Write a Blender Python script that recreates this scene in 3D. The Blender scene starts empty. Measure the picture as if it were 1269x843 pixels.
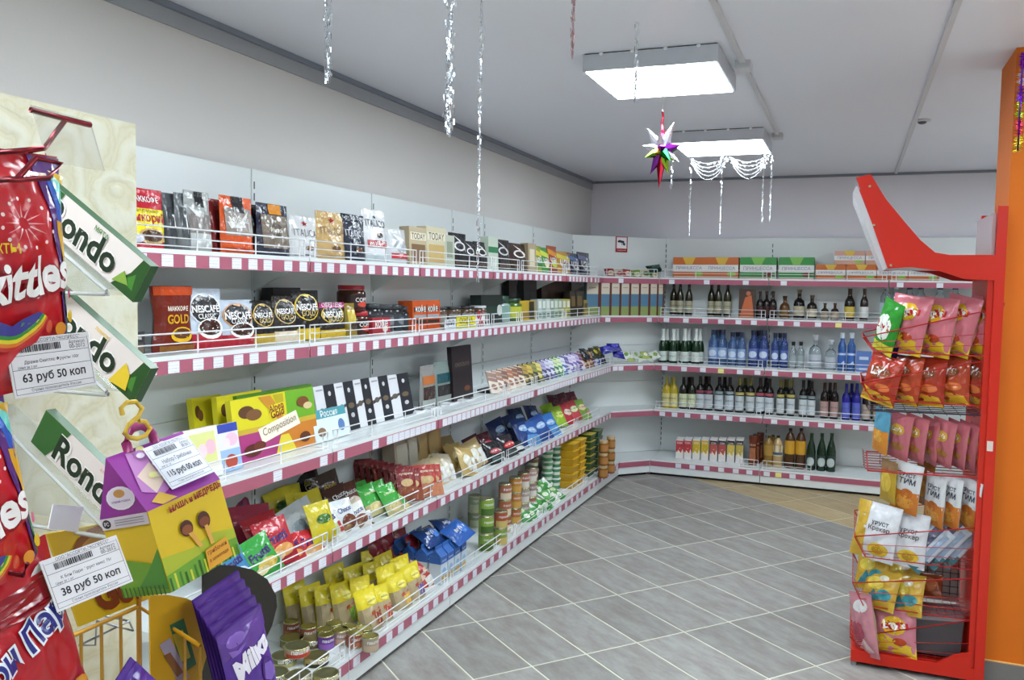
import bpy, bmesh, math, random
from mathutils import Vector, Matrix, Euler
rnd = random.Random(7)
PI = math.pi
sc = bpy.context.scene
COL = sc.collection

# ---------------------------------------------------------------- camera
F, YAW, PIT, ROL = 1063.6, math.radians(21.589), math.radians(-3.6009), math.radians(.9792)
CAM = Vector((2.4446, 0, 1.7478))
FW = Vector((-math.sin(YAW)*math.cos(PIT), math.cos(YAW)*math.cos(PIT), math.sin(PIT)))
_r = Vector((math.cos(YAW), math.sin(YAW), 0)); _u = _r.cross(FW)
RT = _r*math.cos(ROL)+_u*math.sin(ROL); UP = -_r*math.sin(ROL)+_u*math.cos(ROL)
cd = bpy.data.cameras.new('camera'); cam = bpy.data.objects.new('camera', cd); COL.objects.link(cam)
cd.sensor_fit = 'HORIZONTAL'; cd.sensor_width = 36; cd.lens = F/1269*36; cd.clip_start = .02; cd.clip_end = 60
mw = Matrix((RT, UP, -FW)).transposed().to_4x4(); mw.translation = CAM; cam.matrix_world = mw
sc.camera = cam

# ---------------------------------------------------------------- world, exposure, lamp strength
w = bpy.data.worlds.new('world'); sc.world = w; w.use_nodes = True
w.node_tree.nodes['Background'].inputs[0].default_value = (.75, .82, 1, 1)
w.node_tree.nodes['Background'].inputs[1].default_value = .15
sc.view_settings.view_transform = 'Standard'; sc.view_settings.look = 'None'
sc.view_settings.exposure = 0.0; sc.view_settings.gamma = 1; sc.view_settings.use_curve_mapping = False
LAMP = 34.0

# ---------------------------------------------------------------- measured layout (metres)
D1, D2, DB = .289, .407, .495                # depth of upper shelves, lower shelves, base deck
Z1, Z2, Z3, Z4, ZB, ZT = 1.853, 1.490, 1.043, .610, .149, 2.235
YP = [2.085, 3.085, 4.085, 5.085, 5.603, 6.603, 7.667]
YC, A = 8.397, .730                          # back panel plane, corner unit leg
ZC = 2.816

# ---------------------------------------------------------------- helpers
def lin(h):
    h = h.lstrip('#'); o = []
    for i in (0, 2, 4):
        c = int(h[i:i+2], 16)/255
        o.append(c/12.92 if c <= .04045 else ((c+.055)/1.055)**2.4)
    return (*o, 1)
MATS = {}
def mat(h, rough=.45, metal=0, trans=0, emit=0, bump=0, bscale=40, var=.06, vscale=12, ior=1.45, spec=.5):
    key = (h, rough, metal, trans, emit, bump, bscale, var, vscale, ior)
    if key in MATS: return MATS[key]
    m = bpy.data.materials.new('mat_'+h.strip('#')); m.use_nodes = True; MATS[key] = m
    nt = m.node_tree; b = nt.nodes['Principled BSDF']; c = lin(h)
    b.inputs['Base Color'].default_value = c; b.inputs['Roughness'].default_value = rough
    b.inputs['Metallic'].default_value = metal; b.inputs['Transmission Weight'].default_value = trans
    b.inputs['IOR'].default_value = ior; b.inputs['Specular IOR Level'].default_value = spec
    if emit:
        b.inputs['Emission Color'].default_value = c; b.inputs['Emission Strength'].default_value = emit
    if var or bump:
        tc = nt.nodes.new('ShaderNodeTexCoord')
        n = nt.nodes.new('ShaderNodeTexNoise'); n.inputs['Scale'].default_value = vscale; n.inputs['Detail'].default_value = 3
        nt.links.new(tc.outputs['Object'], n.inputs['Vector'])
        if var and not emit:
            mx = nt.nodes.new('ShaderNodeMix'); mx.data_type = 'RGBA'
            mx.inputs[6].default_value = tuple(v*(1-var) for v in c[:3])+(1,)
            mx.inputs[7].default_value = tuple(min(1, v*(1+var)) for v in c[:3])+(1,)
            nt.links.new(n.outputs['Fac'], mx.inputs[0]); nt.links.new(mx.outputs[2], b.inputs['Base Color'])
        if bump:
            n2 = nt.nodes.new('ShaderNodeTexNoise'); n2.inputs['Scale'].default_value = bscale; n2.inputs['Detail'].default_value = 2
            nt.links.new(tc.outputs['Object'], n2.inputs['Vector'])
            bp_ = nt.nodes.new('ShaderNodeBump'); bp_.inputs['Strength'].default_value = bump; bp_.inputs['Distance'].default_value = .01
            nt.links.new(n2.outputs['Fac'], bp_.inputs['Height']); nt.links.new(bp_.outputs['Normal'], b.inputs['Normal'])
    return m
def film(h): return mat(h, rough=.2, bump=.6, bscale=26)
def card(h): return mat(h, rough=.38)
def metalm(h, r=.25): return mat(h, rough=r, metal=1)
def glass(h, t=.9, r=.06): return mat(h, rough=r, trans=t, var=0)

class MB:
    def __init__(s): s.v = []; s.f = []; s.mi = []; s.mats = []; s.sm = []
    def mid(s, m):
        if m not in s.mats: s.mats.append(m)
        return s.mats.index(m)
    def add(s, vs, fs, m, smooth=False):
        o = len(s.v); i = s.mid(m); s.v += [tuple(p) for p in vs]
        for f in fs: s.f.append([k+o for k in f]); s.mi.append(i); s.sm.append(smooth)
        return s
    def box(s, x0, y0, z0, x1, y1, z1, m):
        v = [(x, y, z) for x in (x0, x1) for y in (y0, y1) for z in (z0, z1)]
        return s.add(v, [(0, 1, 3, 2), (4, 6, 7, 5), (0, 4, 5, 1), (2, 3, 7, 6), (0, 2, 6, 4), (1, 5, 7, 3)], m)
    def prism(s, poly, a0, a1, axis, m):       # polygon in the two other axes, extruded along axis
        def P(p, t): q = list(p); q.insert(axis, t); return tuple(q)
        n = len(poly); v = [P(p, a0) for p in poly]+[P(p, a1) for p in poly]
        f = [tuple(range(n))[::-1], tuple(range(n, 2*n))]+[(i, (i+1) % n, n+(i+1) % n, n+i) for i in range(n)]
        return s.add(v, f, m)
    def lathe(s, prof, m, n=16, c=(0, 0, 0), smooth=True, caps=True):
        v = []; f = []
        for r, z in prof:
            for k in range(n): a = 2*PI*k/n; v.append((c[0]+r*math.cos(a), c[1]+r*math.sin(a), c[2]+z))
        for j in range(len(prof)-1):
            for k in range(n): f.append((j*n+k, j*n+(k+1) % n, (j+1)*n+(k+1) % n, (j+1)*n+k))
        s.add(v, f, m, smooth)
        if caps:
            L = len(prof)-1
            s.add([v[k] for k in range(n)], [tuple(range(n))[::-1]], m); s.add([v[L*n+k] for k in range(n)], [tuple(range(n))], m)
        return s
    def tube(s, pts, r, m, n=6, closed=False):
        pts = [Vector(p) for p in pts]; N = len(pts); v = []; f = []
        for i, p in enumerate(pts):
            a = pts[i-1] if (i or closed) else p; b = pts[(i+1) % N] if (i < N-1 or closed) else p
            t = (b-a).normalized(); h = Vector((0, 0, 1)) if abs(t.z) < .9 else Vector((1, 0, 0))
            e1 = t.cross(h).normalized(); e2 = t.cross(e1)
            for k in range(n): q = 2*PI*k/n; v.append(p+(e1*math.cos(q)+e2*math.sin(q))*r)
        R = N if closed else N-1
        for i in range(R):
            for k in range(n): f.append((i*n+k, i*n+(k+1) % n, ((i+1) % N)*n+(k+1) % n, ((i+1) % N)*n+k))
        if not closed: f += [tuple(range(n)), tuple(range((N-1)*n, N*n))[::-1]]
        return s.add(v, f, m, True)
    def mesh(s, name):
        me = bpy.data.meshes.new(name); me.from_pydata(s.v, [], s.f)
        for m in s.mats: me.materials.append(m)
        me.polygons.foreach_set('material_index', s.mi); me.polygons.foreach_set('use_smooth', s.sm); me.update()
        return me

def link(name, me, parent=None, loc=None, rot=None):
    o = bpy.data.objects.new(name, me); COL.objects.link(o)
    if parent: o.parent = parent
    if loc is not None: o.location = loc
    if rot is not None: o.rotation_euler = rot
    return o
def tag(o, label, cat, group=None):
    o['label'] = label; o['category'] = cat
    if group: o['group'] = group
    return o
def struct(o): o['kind'] = 'structure'; return o
def thing(name, parts, loc, rot, label, cat, group=None):
    """parts: list of (name, mesh, parent index or None); the first is the root (mesh None = Empty)."""
    objs = []
    for i, (n, me, p) in enumerate(parts):
        o = link(n, me, objs[p] if p is not None else None)
        objs.append(o)
    objs[0].location = loc; objs[0].rotation_euler = rot
    tag(objs[0], label, cat, group)
    return objs[0]

# ---- image-to-world: the point where a measured sight line meets a real plane (shelf face, deck ...)
def ray(px, py): return FW+RT*((px-634.5)/F)+UP*((421.5-py)/F)
def bp(px, py, ax, v):
    d = ray(px, py); return CAM+d*((v-CAM[ax])/d[ax])
def hit(px, py, P, n):
    d = ray(px, py); return CAM+d*((Vector(P)-CAM).dot(n)/d.dot(n))
def pj(P):
    v = Vector(P)-CAM; z = v.dot(FW); return 634.5+F*v.dot(RT)/z, 421.5-F*v.dot(UP)/z

# ---------------------------------------------------------------- lettering
TXT = {}
def text2d(s, bold=.012, shear=0, tess=False):
    k = (s, bold, shear, tess)
    if k not in TXT:
        c = bpy.data.curves.new('t', 'FONT'); c.body = s; c.resolution_u = 3; c.offset = bold; c.shear = shear
        o = bpy.data.objects.new('t', c); m = bpy.data.meshes.new_from_object(o)
        v = [(p.co.x, p.co.y) for p in m.vertices]; f = [tuple(p.vertices) for p in m.polygons]
        if tess:
            bme = bmesh.new(); bme.from_mesh(m)
            for _ in range(3):
                L_ = [e for e in bme.edges if e.calc_length() > .14]
                if L_: bmesh.ops.subdivide_edges(bme, edges=L_, cuts=1, use_grid_fill=False)
                bmesh.ops.triangulate(bme, faces=bme.faces[:])
            bme.verts.ensure_lookup_table(); v = [(p.co.x, p.co.y) for p in bme.verts]; f = [tuple(q.index for q in p.verts) for p in bme.faces]; bme.free()
        bpy.data.objects.remove(o); bpy.data.meshes.remove(m); bpy.data.curves.remove(c)
        x0 = min(p[0] for p in v); x1 = max(p[0] for p in v); y0 = min(p[1] for p in v); y1 = max(p[1] for p in v)
        W = x1-x0
        TXT[k] = ([((p[0]-x0)/W-.5, (p[1]-(y0+y1)/2)/W) for p in v], f)
    return TXT[k]

# flat print: R rectangle, E ellipse, T text, P polygon, in the pack's own face coordinates (u -.5...5 across, v 0..1 up)
def R(u0, v0, u1, v1, c): return ('R', u0, v0, u1, v1, c)
def E(cu, cv, ru, rv, c): return ('E', cu, cv, ru, rv, c)
def T(cu, cv, wd, s, c, rot=0, bold=.012, sh=0): return ('T', cu, cv, wd, s, c, rot, bold, sh)
def P(pts, c): return ('P', pts, c)
def STAR(cu, cv, r, asp, c):
    return ('P', [(cu+(r if i % 2 == 0 else r*.42)*math.sin(i*PI/5), cv+(r if i % 2 == 0 else r*.42)*math.cos(i*PI/5)*asp) for i in range(10)], c)

def draw(mb, prints, S, w, h, mk, eps0=.0008, de=.00025, sub=6, tess=False):
    e = eps0
    for p in prints:
        k = p[0]; vs = []; fs = []
        if k == 'R':
            _, u0, v0, u1, v1, c = p
            nu = max(1, min(28, int(abs(u1-u0)*sub+1))); nv = max(1, min(10, int(abs(v1-v0)*min(sub, 10)+1)))
            vs = [S(u0+(u1-u0)*i/nu, v0+(v1-v0)*j/nv, e) for j in range(nv+1) for i in range(nu+1)]
            fs = [(j*(nu+1)+i, j*(nu+1)+i+1, (j+1)*(nu+1)+i+1, (j+1)*(nu+1)+i) for j in range(nv) for i in range(nu)]
        elif k == 'E':
            _, cu, cv, ru, rv, c = p; n = 16
            vs = [S(cu, cv, e)]
            qs = (.5, 1) if max(ru, rv) < .15 else (.25, .5, .75, 1)
            for q in qs: vs += [S(cu+ru*q*math.cos(2*PI*i/n), cv+rv*q*math.sin(2*PI*i/n), e) for i in range(n)]
            fs = [(0, 1+i, 1+(i+1) % n) for i in range(n)]+[(1+g*n+i, 1+g*n+n+i, 1+g*n+n+(i+1) % n, 1+g*n+(i+1) % n) for g in range(len(qs)-1) for i in range(n)]
        elif k == 'P':
            _, pts, c = p; cu = sum(q[0] for q in pts)/len(pts); cv = sum(q[1] for q in pts)/len(pts); n = len(pts)
            tri = [((cu, cv), pts[i], pts[(i+1) % n]) for i in range(n)]
            for _ in range(2 if tess else (1 if sub >= 10 else 0)):      # follow the curved bag face
                t2 = []
                for a, b, c_ in tri:
                    ab, bc, ca_ = ((a[0]+b[0])/2, (a[1]+b[1])/2), ((b[0]+c_[0])/2, (b[1]+c_[1])/2), ((c_[0]+a[0])/2, (c_[1]+a[1])/2)
                    t2 += [(a, ab, ca_), (ab, b, bc), (ca_, bc, c_), (ab, bc, ca_)]
                tri = t2
            vs = [S(*q, e) for t in tri for q in t]; fs = [(3*i, 3*i+1, 3*i+2) for i in range(len(tri))]
        else:
            _, cu, cv, wd, s, c, rot, bold, sh = p
            v2, fs = text2d(s, bold, sh, tess); ca, sa = math.cos(math.radians(rot)), math.sin(math.radians(rot)); W = wd*w
            for x, y in v2:
                x *= W; y *= W; vs.append(S(cu+(x*ca-y*sa)/w, cv+(x*sa+y*ca)/h, e))
        mb.add(vs, fs, mk(c)); e += de

def T_pillow(u, v, d):
    if v < .06 or v > .94: return .0008
    a = max(0, 1-abs(2*u)**2.6)**.6; b = math.sin(PI*(v-.06)/.88)**.55
    return .0008+d/2*a*b
def T_doy(u, v, d):
    if v > .9: return .0008
    a = max(0, 1-abs(2*u)**3)**.55; return .0008+d/2*a*(1-(v/.9)**1.6)**.75
def crinkle(u, v): return .5+.25*math.sin(17*u+9*v+3)+.25*math.sin(-11*u+23*v+1)
PK = {}
def pack(shape, w, h, d, base, prints=(), back=None, top=None, name='pack', mk=None, fine=False):
    """one package mesh: box, pillow bag, standing doypack, can or hourglass jar pouch, with its flat print on the front (-Y)."""
    w, h, d = round(w, 3), round(h, 3), round(d, 3)
    key = (shape, w, h, d, base, repr(prints), back, top)
    if key in PK: return PK[key]
    mb = MB()
    if shape == 'box':
        mk = mk or card; m = mk(base); mb.box(-w/2, -d/2, 0, w/2, d/2, h, m)
        if top: mb.box(-w/2-.0004, -d/2-.0004, h-.001, w/2+.0004, d/2+.0004, h+.0006, mk(top))
        S = lambda u, v, e: (u*w, -d/2-e, v*h)
    elif shape == 'can':
        mk = mk or card; m = mk(base); r = w/2
        mb.lathe([(r, .0), (r, h)], m, 18)
        S = lambda u, v, e: ((r+e)*math.sin(u*PI), -(r+e)*math.cos(u*PI), v*h)
    else:
        mk = mk or film; m = mk(base); mbk = mk(back) if back else m
        TH = T_pillow if shape == 'pillow' else T_doy
        nu, nv = (24, 24) if fine else (10, 12)
        def S(u, v, e):
            t = TH(u, v, d); k = (crinkle(u*1.3+w*7, v)-.5)*(.34 if shape == 'pillow' else .16)*t if t > .002 else 0
            ww = w*(1-.05*math.sin(PI*v)) if shape == 'pillow' else w
            if shape == 'hour': ww = w*(1-.16*math.sin(PI*min(1, max(0, v)))**2); t = d/2*(max(0, 1-abs(2*u)**4))**.5+.001
            return (u*ww, -t-k-e, v*h)
        def back_s(u, v):
            x, y, z = S(u, v, 0); return (x, -y, z)
        for fn, mm, fl in ((lambda u, v: S(u, v, 0), m, 0), (back_s, mbk, 1)):
            vs = [fn(-.5+i/nu, j/nv) for j in range(nv+1) for i in range(nu+1)]
            fs = [(j*(nu+1)+i, j*(nu+1)+i+1, (j+1)*(nu+1)+i+1, (j+1)*(nu+1)+i) for j in range(nv) for i in range(nu)]
            if fl: fs = [f[::-1] for f in fs]
            mb.add(vs, fs, mm, True)
        if shape != 'pillow':
            for v in ((0,) if shape == 'doy' else (0, 1)):
                a = [S(-.5+i/nu, v, 0) for i in range(nu+1)]; b = [back_s(-.5+i/nu, v) for i in range(nu+1)]
                mb.add(a+b, [(i, i+1, nu+2+i, nu+1+i) for i in range(nu)], m)
    soft = shape in ('pillow', 'doy', 'hour')
    draw(mb, prints, S, w, h, mk, eps0=(.0014 if fine else .0028) if soft else .0006, de=(.00015 if fine else .0003) if soft else .00025, sub=16 if fine else (10 if soft else 6), tess=fine)
    PK[key] = mb.mesh(name); return PK[key]

# planes on which goods stand: (point, outward normal)
def LEFT(x): return (Vector((x, 0, 0)), Vector((1, 0, 0)))
def BACK(dist): return (Vector((0, YC-dist, 0)), Vector((0, -1, 0)))
_n = Vector((1, -1, 0)).normalized()
def CORN(dist): return (Vector((0, YC-A, 0))+_n*dist, _n)
def face(pl, p0, p1, pyt, z):
    P0, n = pl; t = Vector((-n.y, n.x, 0)); pm = (p0+p1)/2
    H = hit(pm, pyt, P0, n); yb = pj((H.x, H.y, z))[1]; ym = (yb+pyt)/2
    a = hit(p0, ym, P0, n); b = hit(p1, ym, P0, n); c = (a+b)/2; c.z = z
    return c, abs((b-a).dot(t)), H.z-z, math.atan2(n.x, -n.y)
def good(pl, p0, p1, pyt, z, shape, d, base, prints, label, name='pouch', cat='pouch', group=None, lean=0, yaw=0, roll=0, extra=(), **kw):
    c, w_, h_, th = face(pl, p0, p1, pyt, z)
    n = pl[1]
    me = pack(shape, w_, h_, d, base, tuple(prints), name=name, **kw)
    o = thing(name, [(name, me, None)]+list(extra), c-n*(d/2)+Vector((0, 0, .0006)), (math.radians(-lean), math.radians(roll), th+math.radians(yaw)), label, cat, group)
    o['wh'] = 0; del o['wh']
    return o
def lay(px, py, z, w_, h_, d, shape, base, prints, label, tilt=0, yaw=90, roll=0, name='bag', cat='bag', group=None, extra=(), plane=None, xmax=None, **kw):
    """centre of the front face sits on the sight line at height z; tilt leans it back."""
    rot = Euler((math.radians(-tilt), math.radians(roll), math.radians(yaw))); M = rot.to_matrix()
    C0 = bp(px, py, 2, z)
    if plane: C0 = hit(px, py, *plane)
    if xmax:
        zs = Z4 if z > Z4 else ZB; ct, sn = math.cos(math.radians(tilt)), math.sin(math.radians(tilt))
        for _ in range(3):
            lim = xmax-h_/2*sn-d*.15
            if C0.x > lim: C0 = bp(px, py, 0, lim)
            room = (C0.z-zs-.006)*2/ct
            if room < h_: h_ = max(.12, room)
    loc = C0-M@Vector((0, -d/2, h_/2))
    me = pack(shape, w_, h_, d, base, tuple(prints), name=name, **kw)
    return thing(name, [(name, me, None)]+list(extra), loc, rot, label, cat, group)
# ================================================================= room shell
def wall_mat(h, rough=.7, bump=.05): return mat(h, rough=rough, bump=bump, bscale=90, var=.03, vscale=2)
XR, YF = 5.6, -3.0
struct(link('floor', MB().box(-.06, YF, -.12, XR, YC+.06, -.0015, mat('#d4d3c0', .6)).mesh('floor')))
fl = bpy.data.objects['floor']
struct(link('ceiling', MB().box(-.06, YF, ZC, XR, YC+.06, ZC+.1, mat('#e4e6f3', .4, bump=.02, bscale=6, var=.02, vscale=1)).mesh('ceiling')))
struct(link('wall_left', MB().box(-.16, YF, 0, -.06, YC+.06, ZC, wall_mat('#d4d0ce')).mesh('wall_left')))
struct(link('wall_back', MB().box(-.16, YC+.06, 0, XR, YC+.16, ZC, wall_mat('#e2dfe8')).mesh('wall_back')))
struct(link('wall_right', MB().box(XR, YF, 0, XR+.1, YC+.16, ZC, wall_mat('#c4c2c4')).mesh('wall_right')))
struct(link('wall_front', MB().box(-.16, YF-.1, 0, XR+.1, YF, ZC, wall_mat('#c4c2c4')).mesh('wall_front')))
tm = mat('#7d8390', .45)
struct(link('trim_1', MB().box(-.058, YF, ZC-.024, -.03, YC+.058, ZC-.001, tm).box(-.0585, YF, ZC-.085, -.050, YC+.058, ZC-.024, mat('#a2a4aa', .6)).mesh('trim')))  # cornice strip; dark line and grey band carry the cornice shadow in their colour
struct(link('trim_2', MB().box(-.02, YC+.03, ZC-.022, XR, YC+.058, ZC-.001, tm).mesh('trim')))

# floor tiles 0.3 x 0.6, laid diagonally, each an object sharing one of two meshes
def tile_mat(h1, h2, name, rough):
    m = bpy.data.materials.new(name); m.use_nodes = True; nt = m.node_tree; b = nt.nodes['Principled BSDF']; L = nt.links.new
    tc = nt.nodes.new('ShaderNodeTexCoord'); oi = nt.nodes.new('ShaderNodeObjectInfo')
    ad = nt.nodes.new('ShaderNodeVectorMath'); ad.operation = 'ADD'
    sc_ = nt.nodes.new('ShaderNodeVectorMath'); sc_.operation = 'SCALE'; sc_.inputs[3].default_value = 3
    L(oi.outputs['Location'], sc_.inputs[0]); L(tc.outputs['Object'], ad.inputs[0]); L(sc_.outputs[0], ad.inputs[1])
    mp = nt.nodes.new('ShaderNodeMapping'); mp.inputs['Scale'].default_value = (2.2, 6, 1); L(ad.outputs[0], mp.inputs[0])
    n = nt.nodes.new('ShaderNodeTexNoise'); n.inputs['Scale'].default_value = 2.2; n.inputs['Detail'].default_value = 8; n.inputs['Roughness'].default_value = .7
    L(mp.outputs[0], n.inputs['Vector'])
    cr = nt.nodes.new('ShaderNodeValToRGB'); cr.color_ramp.elements[0].position = .35; cr.color_ramp.elements[1].position = .68
    cr.color_ramp.elements[0].color = lin(h1); cr.color_ramp.elements[1].color = lin(h2); L(n.outputs['Fac'], cr.inputs[0])
    hsv = nt.nodes.new('ShaderNodeHueSaturation'); mr = nt.nodes.new('ShaderNodeMapRange'); mr.inputs[3].default_value = .88; mr.inputs[4].default_value = 1.1
    L(oi.outputs['Random'], mr.inputs[0]); L(mr.outputs[0], hsv.inputs['Value']); L(cr.outputs[0], hsv.inputs['Color']); L(hsv.outputs[0], b.inputs['Base Color'])
    b.inputs['Roughness'].default_value = rough
    bu = nt.nodes.new('ShaderNodeBump'); bu.inputs['Strength'].default_value = .12; bu.inputs['Distance'].default_value = .004
    L(n.outputs['Fac'], bu.inputs['Height']); L(bu.outputs[0], b.inputs['Normal'])
    return m
gm = tile_mat('#827a76', '#9d9e9a', 'grey_tile', .42); bm_ = tile_mat('#a08b66', '#b7a582', 'beige_tile', .45)
def tile_mesh(m):
    a, b, g = .2985, .585, .0042; e = .0012
    mb = MB(); x0, x1, y0, y1 = -b/2+g, b/2-g, -a/2+g, a/2-g
    v = [(x0, y0, -.006), (x1, y0, -.006), (x1, y1, -.006), (x0, y1, -.006), (x0, y0, -e), (x1, y0, -e), (x1, y1, -e), (x0, y1, -e), (x0+e, y0+e, 0), (x1-e, y0+e, 0), (x1-e, y1-e, 0), (x0+e, y1-e, 0)]
    f = [(8, 9, 10, 11)]+[(i, (i+1) % 4, (i+1) % 4+4, i+4) for i in range(4)]+[(4+i, 4+(i+1) % 4, (i+1) % 4+8, i+8) for i in range(4)]
    return mb.add(v, f, m).mesh('tile')
gt, bt = tile_mesh(gm), tile_mesh(bm_)
ang = math.radians(50.1); e1 = Vector((math.cos(ang), math.sin(ang))); e2 = Vector((-e1.y, e1.x))
nt_ = 0
for i in range(-12, 26):
    for k in range(-14, 12):
        p = e1*(3.213+.2985*(i+.5))+e2*(1.455+.585*(k+.5))
        if .15 < p.x < 3.6 and 2.2 < p.y < YC-.2:
            s = 3.213+.2985*(i+.5)
            link('tile', bt if s > 6.80 else gt, fl, (p.x, p.y, 0), (0, 0, ang+PI/2)); nt_ += 1

# orange column with grey tiled skirting
om = mat('#d26a00', .65, bump=.04, bscale=60, var=.04, vscale=3)
cx0, cy0 = 3.062, 4.32
struct(link('wall_column', MB().box(cx0, cy0, 0, cx0+.55, cy0+.4, ZC, om).mesh('column')))
bb = struct(link('baseboard_column', MB().box(cx0-.008, cy0-.01, 0, cx0+.56, cy0+.0, .095, mat('#75726f', .45)).box(cx0-.009, cy0-.011, .095, cx0+.56, cy0, .10, mat('#d8b070', .5)).mesh('baseboard')))

# cable channels, junction boxes, small ceiling spot
wm = mat('#c9c9d0', .45)
def chan(x, y0, y1): return MB().box(x-.012, y0, ZC-.016, x+.012, y1, ZC, wm).mesh('cable_channel')
tag(link('cable_channel', chan(1.925, -2.6, 6.12)), 'white plastic cable channel running along the ceiling beside both square lamps', 'cable channel')
tag(link('cable_channel', chan(2.758, -2.6, YC)), 'white plastic cable channel on the bare ceiling right of the lamps', 'cable channel')
jb = MB().box(-.035, -.055, -.03, .035, .055, 0, wm).box(-.03, -.05, -.034, .03, .05, -.03, wm).mesh('junction_box')
for y, l in ((4.22, 'small white junction box at the right edge of the nearer square lamp'), (6.18, 'small white junction box at the right edge of the farther square lamp')):
    tag(link('junction_box', jb, None, (1.925, y, ZC)), l, 'junction box')
sp = link('ceiling_sensor', MB().lathe([(.05, 0), (.05, -.008), (.038, -.012)], wm, 20, smooth=False).mesh('sensor'), None, (2.80, 5.93, ZC))
link('sensor_eye', MB().lathe([(.026, -.011), (.024, -.02), (.012, -.026)], mat('#4c4d52', .3), 16).mesh('eye'), sp)
tag(sp, 'small round sensor on the bare ceiling beside the right cable channel', 'sensor')

# ceiling lamps: square housings with a glowing diffuser
dk0 = mat('#3a3d44', .6); hm = mat('#c9ccd6', .4); em = mat('#e8f5fb', .5, emit=LAMP)
def lamp(x, y, label, group=None):
    w_, hh = .61, .081
    t = tag(link('ceiling_lamp', None, None, (x, y, ZC)), label, 'lamp', group)
    hb = MB(); o = .035
    q = w_/2; hb.box(-q, -q, -hh, q, -q+.012, -.006, hm).box(-q, q-.012, -hh, q, q, -.006, hm).box(-q, -q+.012, -hh, -q+.012, q-.012, -.006, hm).box(q-.012, -q+.012, -hh, q, q-.012, -.006, hm).box(-q+.006, -q+.006, -.006, q-.006, q-.006, 0, dk0)
    link('housing', hb.mesh('housing'), t)
    link('diffuser', MB().box(-w_/2+.013, -w_/2+.013, -hh-.003, w_/2-.013, w_/2-.013, -hh+.02, em).mesh('diffuser'), t)
    sm = MB().lathe([(.009, 0), (.009, -.007), (.005, -.012)], mat('#f6f8fc', .25, var=0), 10).mesh('screw')  # plain white colour stands in for the glints on silver screws
    for s in (-1, 1):
        for q in (-.22, -.075, .075, .22):
            link('screw', sm, t, (q, s*(w_/2+.001), -.006), (PI/2 if s < 0 else -PI/2, 0, 0)); link('screw', sm, t, (s*(w_/2+.001), q, -.006), (0, -PI/2 if s < 0 else PI/2, 0))
lamp(1.556, 4.145, 'square white ceiling lamp nearer the camera with a foil star hanging below')
lamp(1.556, 6.195, 'farther square ceiling lamp with a silver tinsel garland along its edge')
for x, y, l in ((1.556, 2.095, 'square ceiling lamp above the aisle, just nearer than the lamp with the foil star'), (1.556, .045, 'square ceiling lamp overhead, left of where the photo is taken'),
                (4.0, .045, 'rearmost square ceiling lamp of the right row'), (4.0, 2.095, 'second square ceiling lamp of the right row'), (4.0, 4.145, 'third square ceiling lamp of the right row, beside the orange column'), (4.0, 6.195, 'farthest square ceiling lamp of the right row, behind the orange column')):  # right row: unseen lamps added to brighten the far end
    lamp(x, y, l)

# ================================================================= wall shelving
pw = mat('#dadfe0', .3, var=.02, vscale=3); dk = mat('#35353a', .6); st = mat('#a85c70', .3, var=.05); recess_shadow = mat('#141416', .6)
def paper_mat(h):
    m = bpy.data.materials.new('price_paper'); m.use_nodes = True; nt = m.node_tree; b = nt.nodes['Principled BSDF']; L = nt.links.new
    tc = nt.nodes.new('ShaderNodeTexCoord'); w_ = nt.nodes.new('ShaderNodeTexWave'); w_.bands_direction = 'Z'; w_.inputs['Scale'].default_value = 1.2; w_.inputs['Distortion'].default_value = 0
    n = nt.nodes.new('ShaderNodeTexNoise'); n.inputs['Scale'].default_value = 14; mu = nt.nodes.new('ShaderNodeMath'); mu.operation = 'MULTIPLY'
    L(tc.outputs['Generated'], w_.inputs['Vector']); L(tc.outputs['Generated'], n.inputs['Vector']); L(w_.outputs['Fac'], mu.inputs[0]); L(n.outputs['Fac'], mu.inputs[1])
    cr = nt.nodes.new('ShaderNodeValToRGB'); cr.color_ramp.elements[0].color = lin(h); cr.color_ramp.elements[0].position = .4; cr.color_ramp.elements[1].color = lin('#8d8f9c'); cr.color_ramp.elements[1].position = .75
    L(mu.outputs[0], cr.inputs[0]); L(cr.outputs[0], b.inputs['Base Color']); b.inputs['Roughness'].default_value = .35
    return m
pp, py_ = paper_mat('#e4e4ee'), paper_mat('#f0e68c')
LBL = MB().box(-.026, -.0022, -.02, .026, 0, .02, pp).mesh('price_label'); LBLY = MB().box(-.026, -.0022, -.02, .026, 0, .02, py_).mesh('price_label')
wire = mat('#e6e6ea', .3)
def guard_mesh(L, hh=.075, x0=.02):
    mb = MB(); L -= .04; n = max(1, round(L/.32))
    for z in (.012, .04, hh): mb.tube([(x0, 0, z), (x0+L, 0, z)], .0024 if z < hh else .0032, wire, 5)
    for i in range(n+1):
        x = x0+L*i/n; mb.tube([(x, 0, 0), (x, 0, hh)], .003, wire, 5)
    for x in (x0+.035, x0+L-.035): mb.tube([(x, 0, 0), (x, 0, hh)], .003, wire, 5)
    return mb.mesh('wire_guard')
def bracket(d):
    return MB().prism([(0, -.03), (0, -.15), (-d*.35, -.10), (-d*.92, -.03)], -.002, .002, 0, pw).mesh('bracket')
SLOT = {}
def upright_mesh():
    if 'u' not in SLOT:
        mb = MB().box(-.014, -.006, .0, .014, .02, ZT, pw); z = .2
        while z < ZT-.06: mb.box(-.0035, -.0068, z, .0035, -.0055, z+.032, dk); z += .05
        SLOT['u'] = mb.mesh('upright')
    return SLOT['u']
def panel_mesh(L, z0, z1): return MB().box(.002, 0, z0+.0012, L-.002, .012, z1-.0012, pw).mesh('back_panel')
NB = [.15, .50, .85, 1.20, 1.55, 1.90, ZT]
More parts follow.
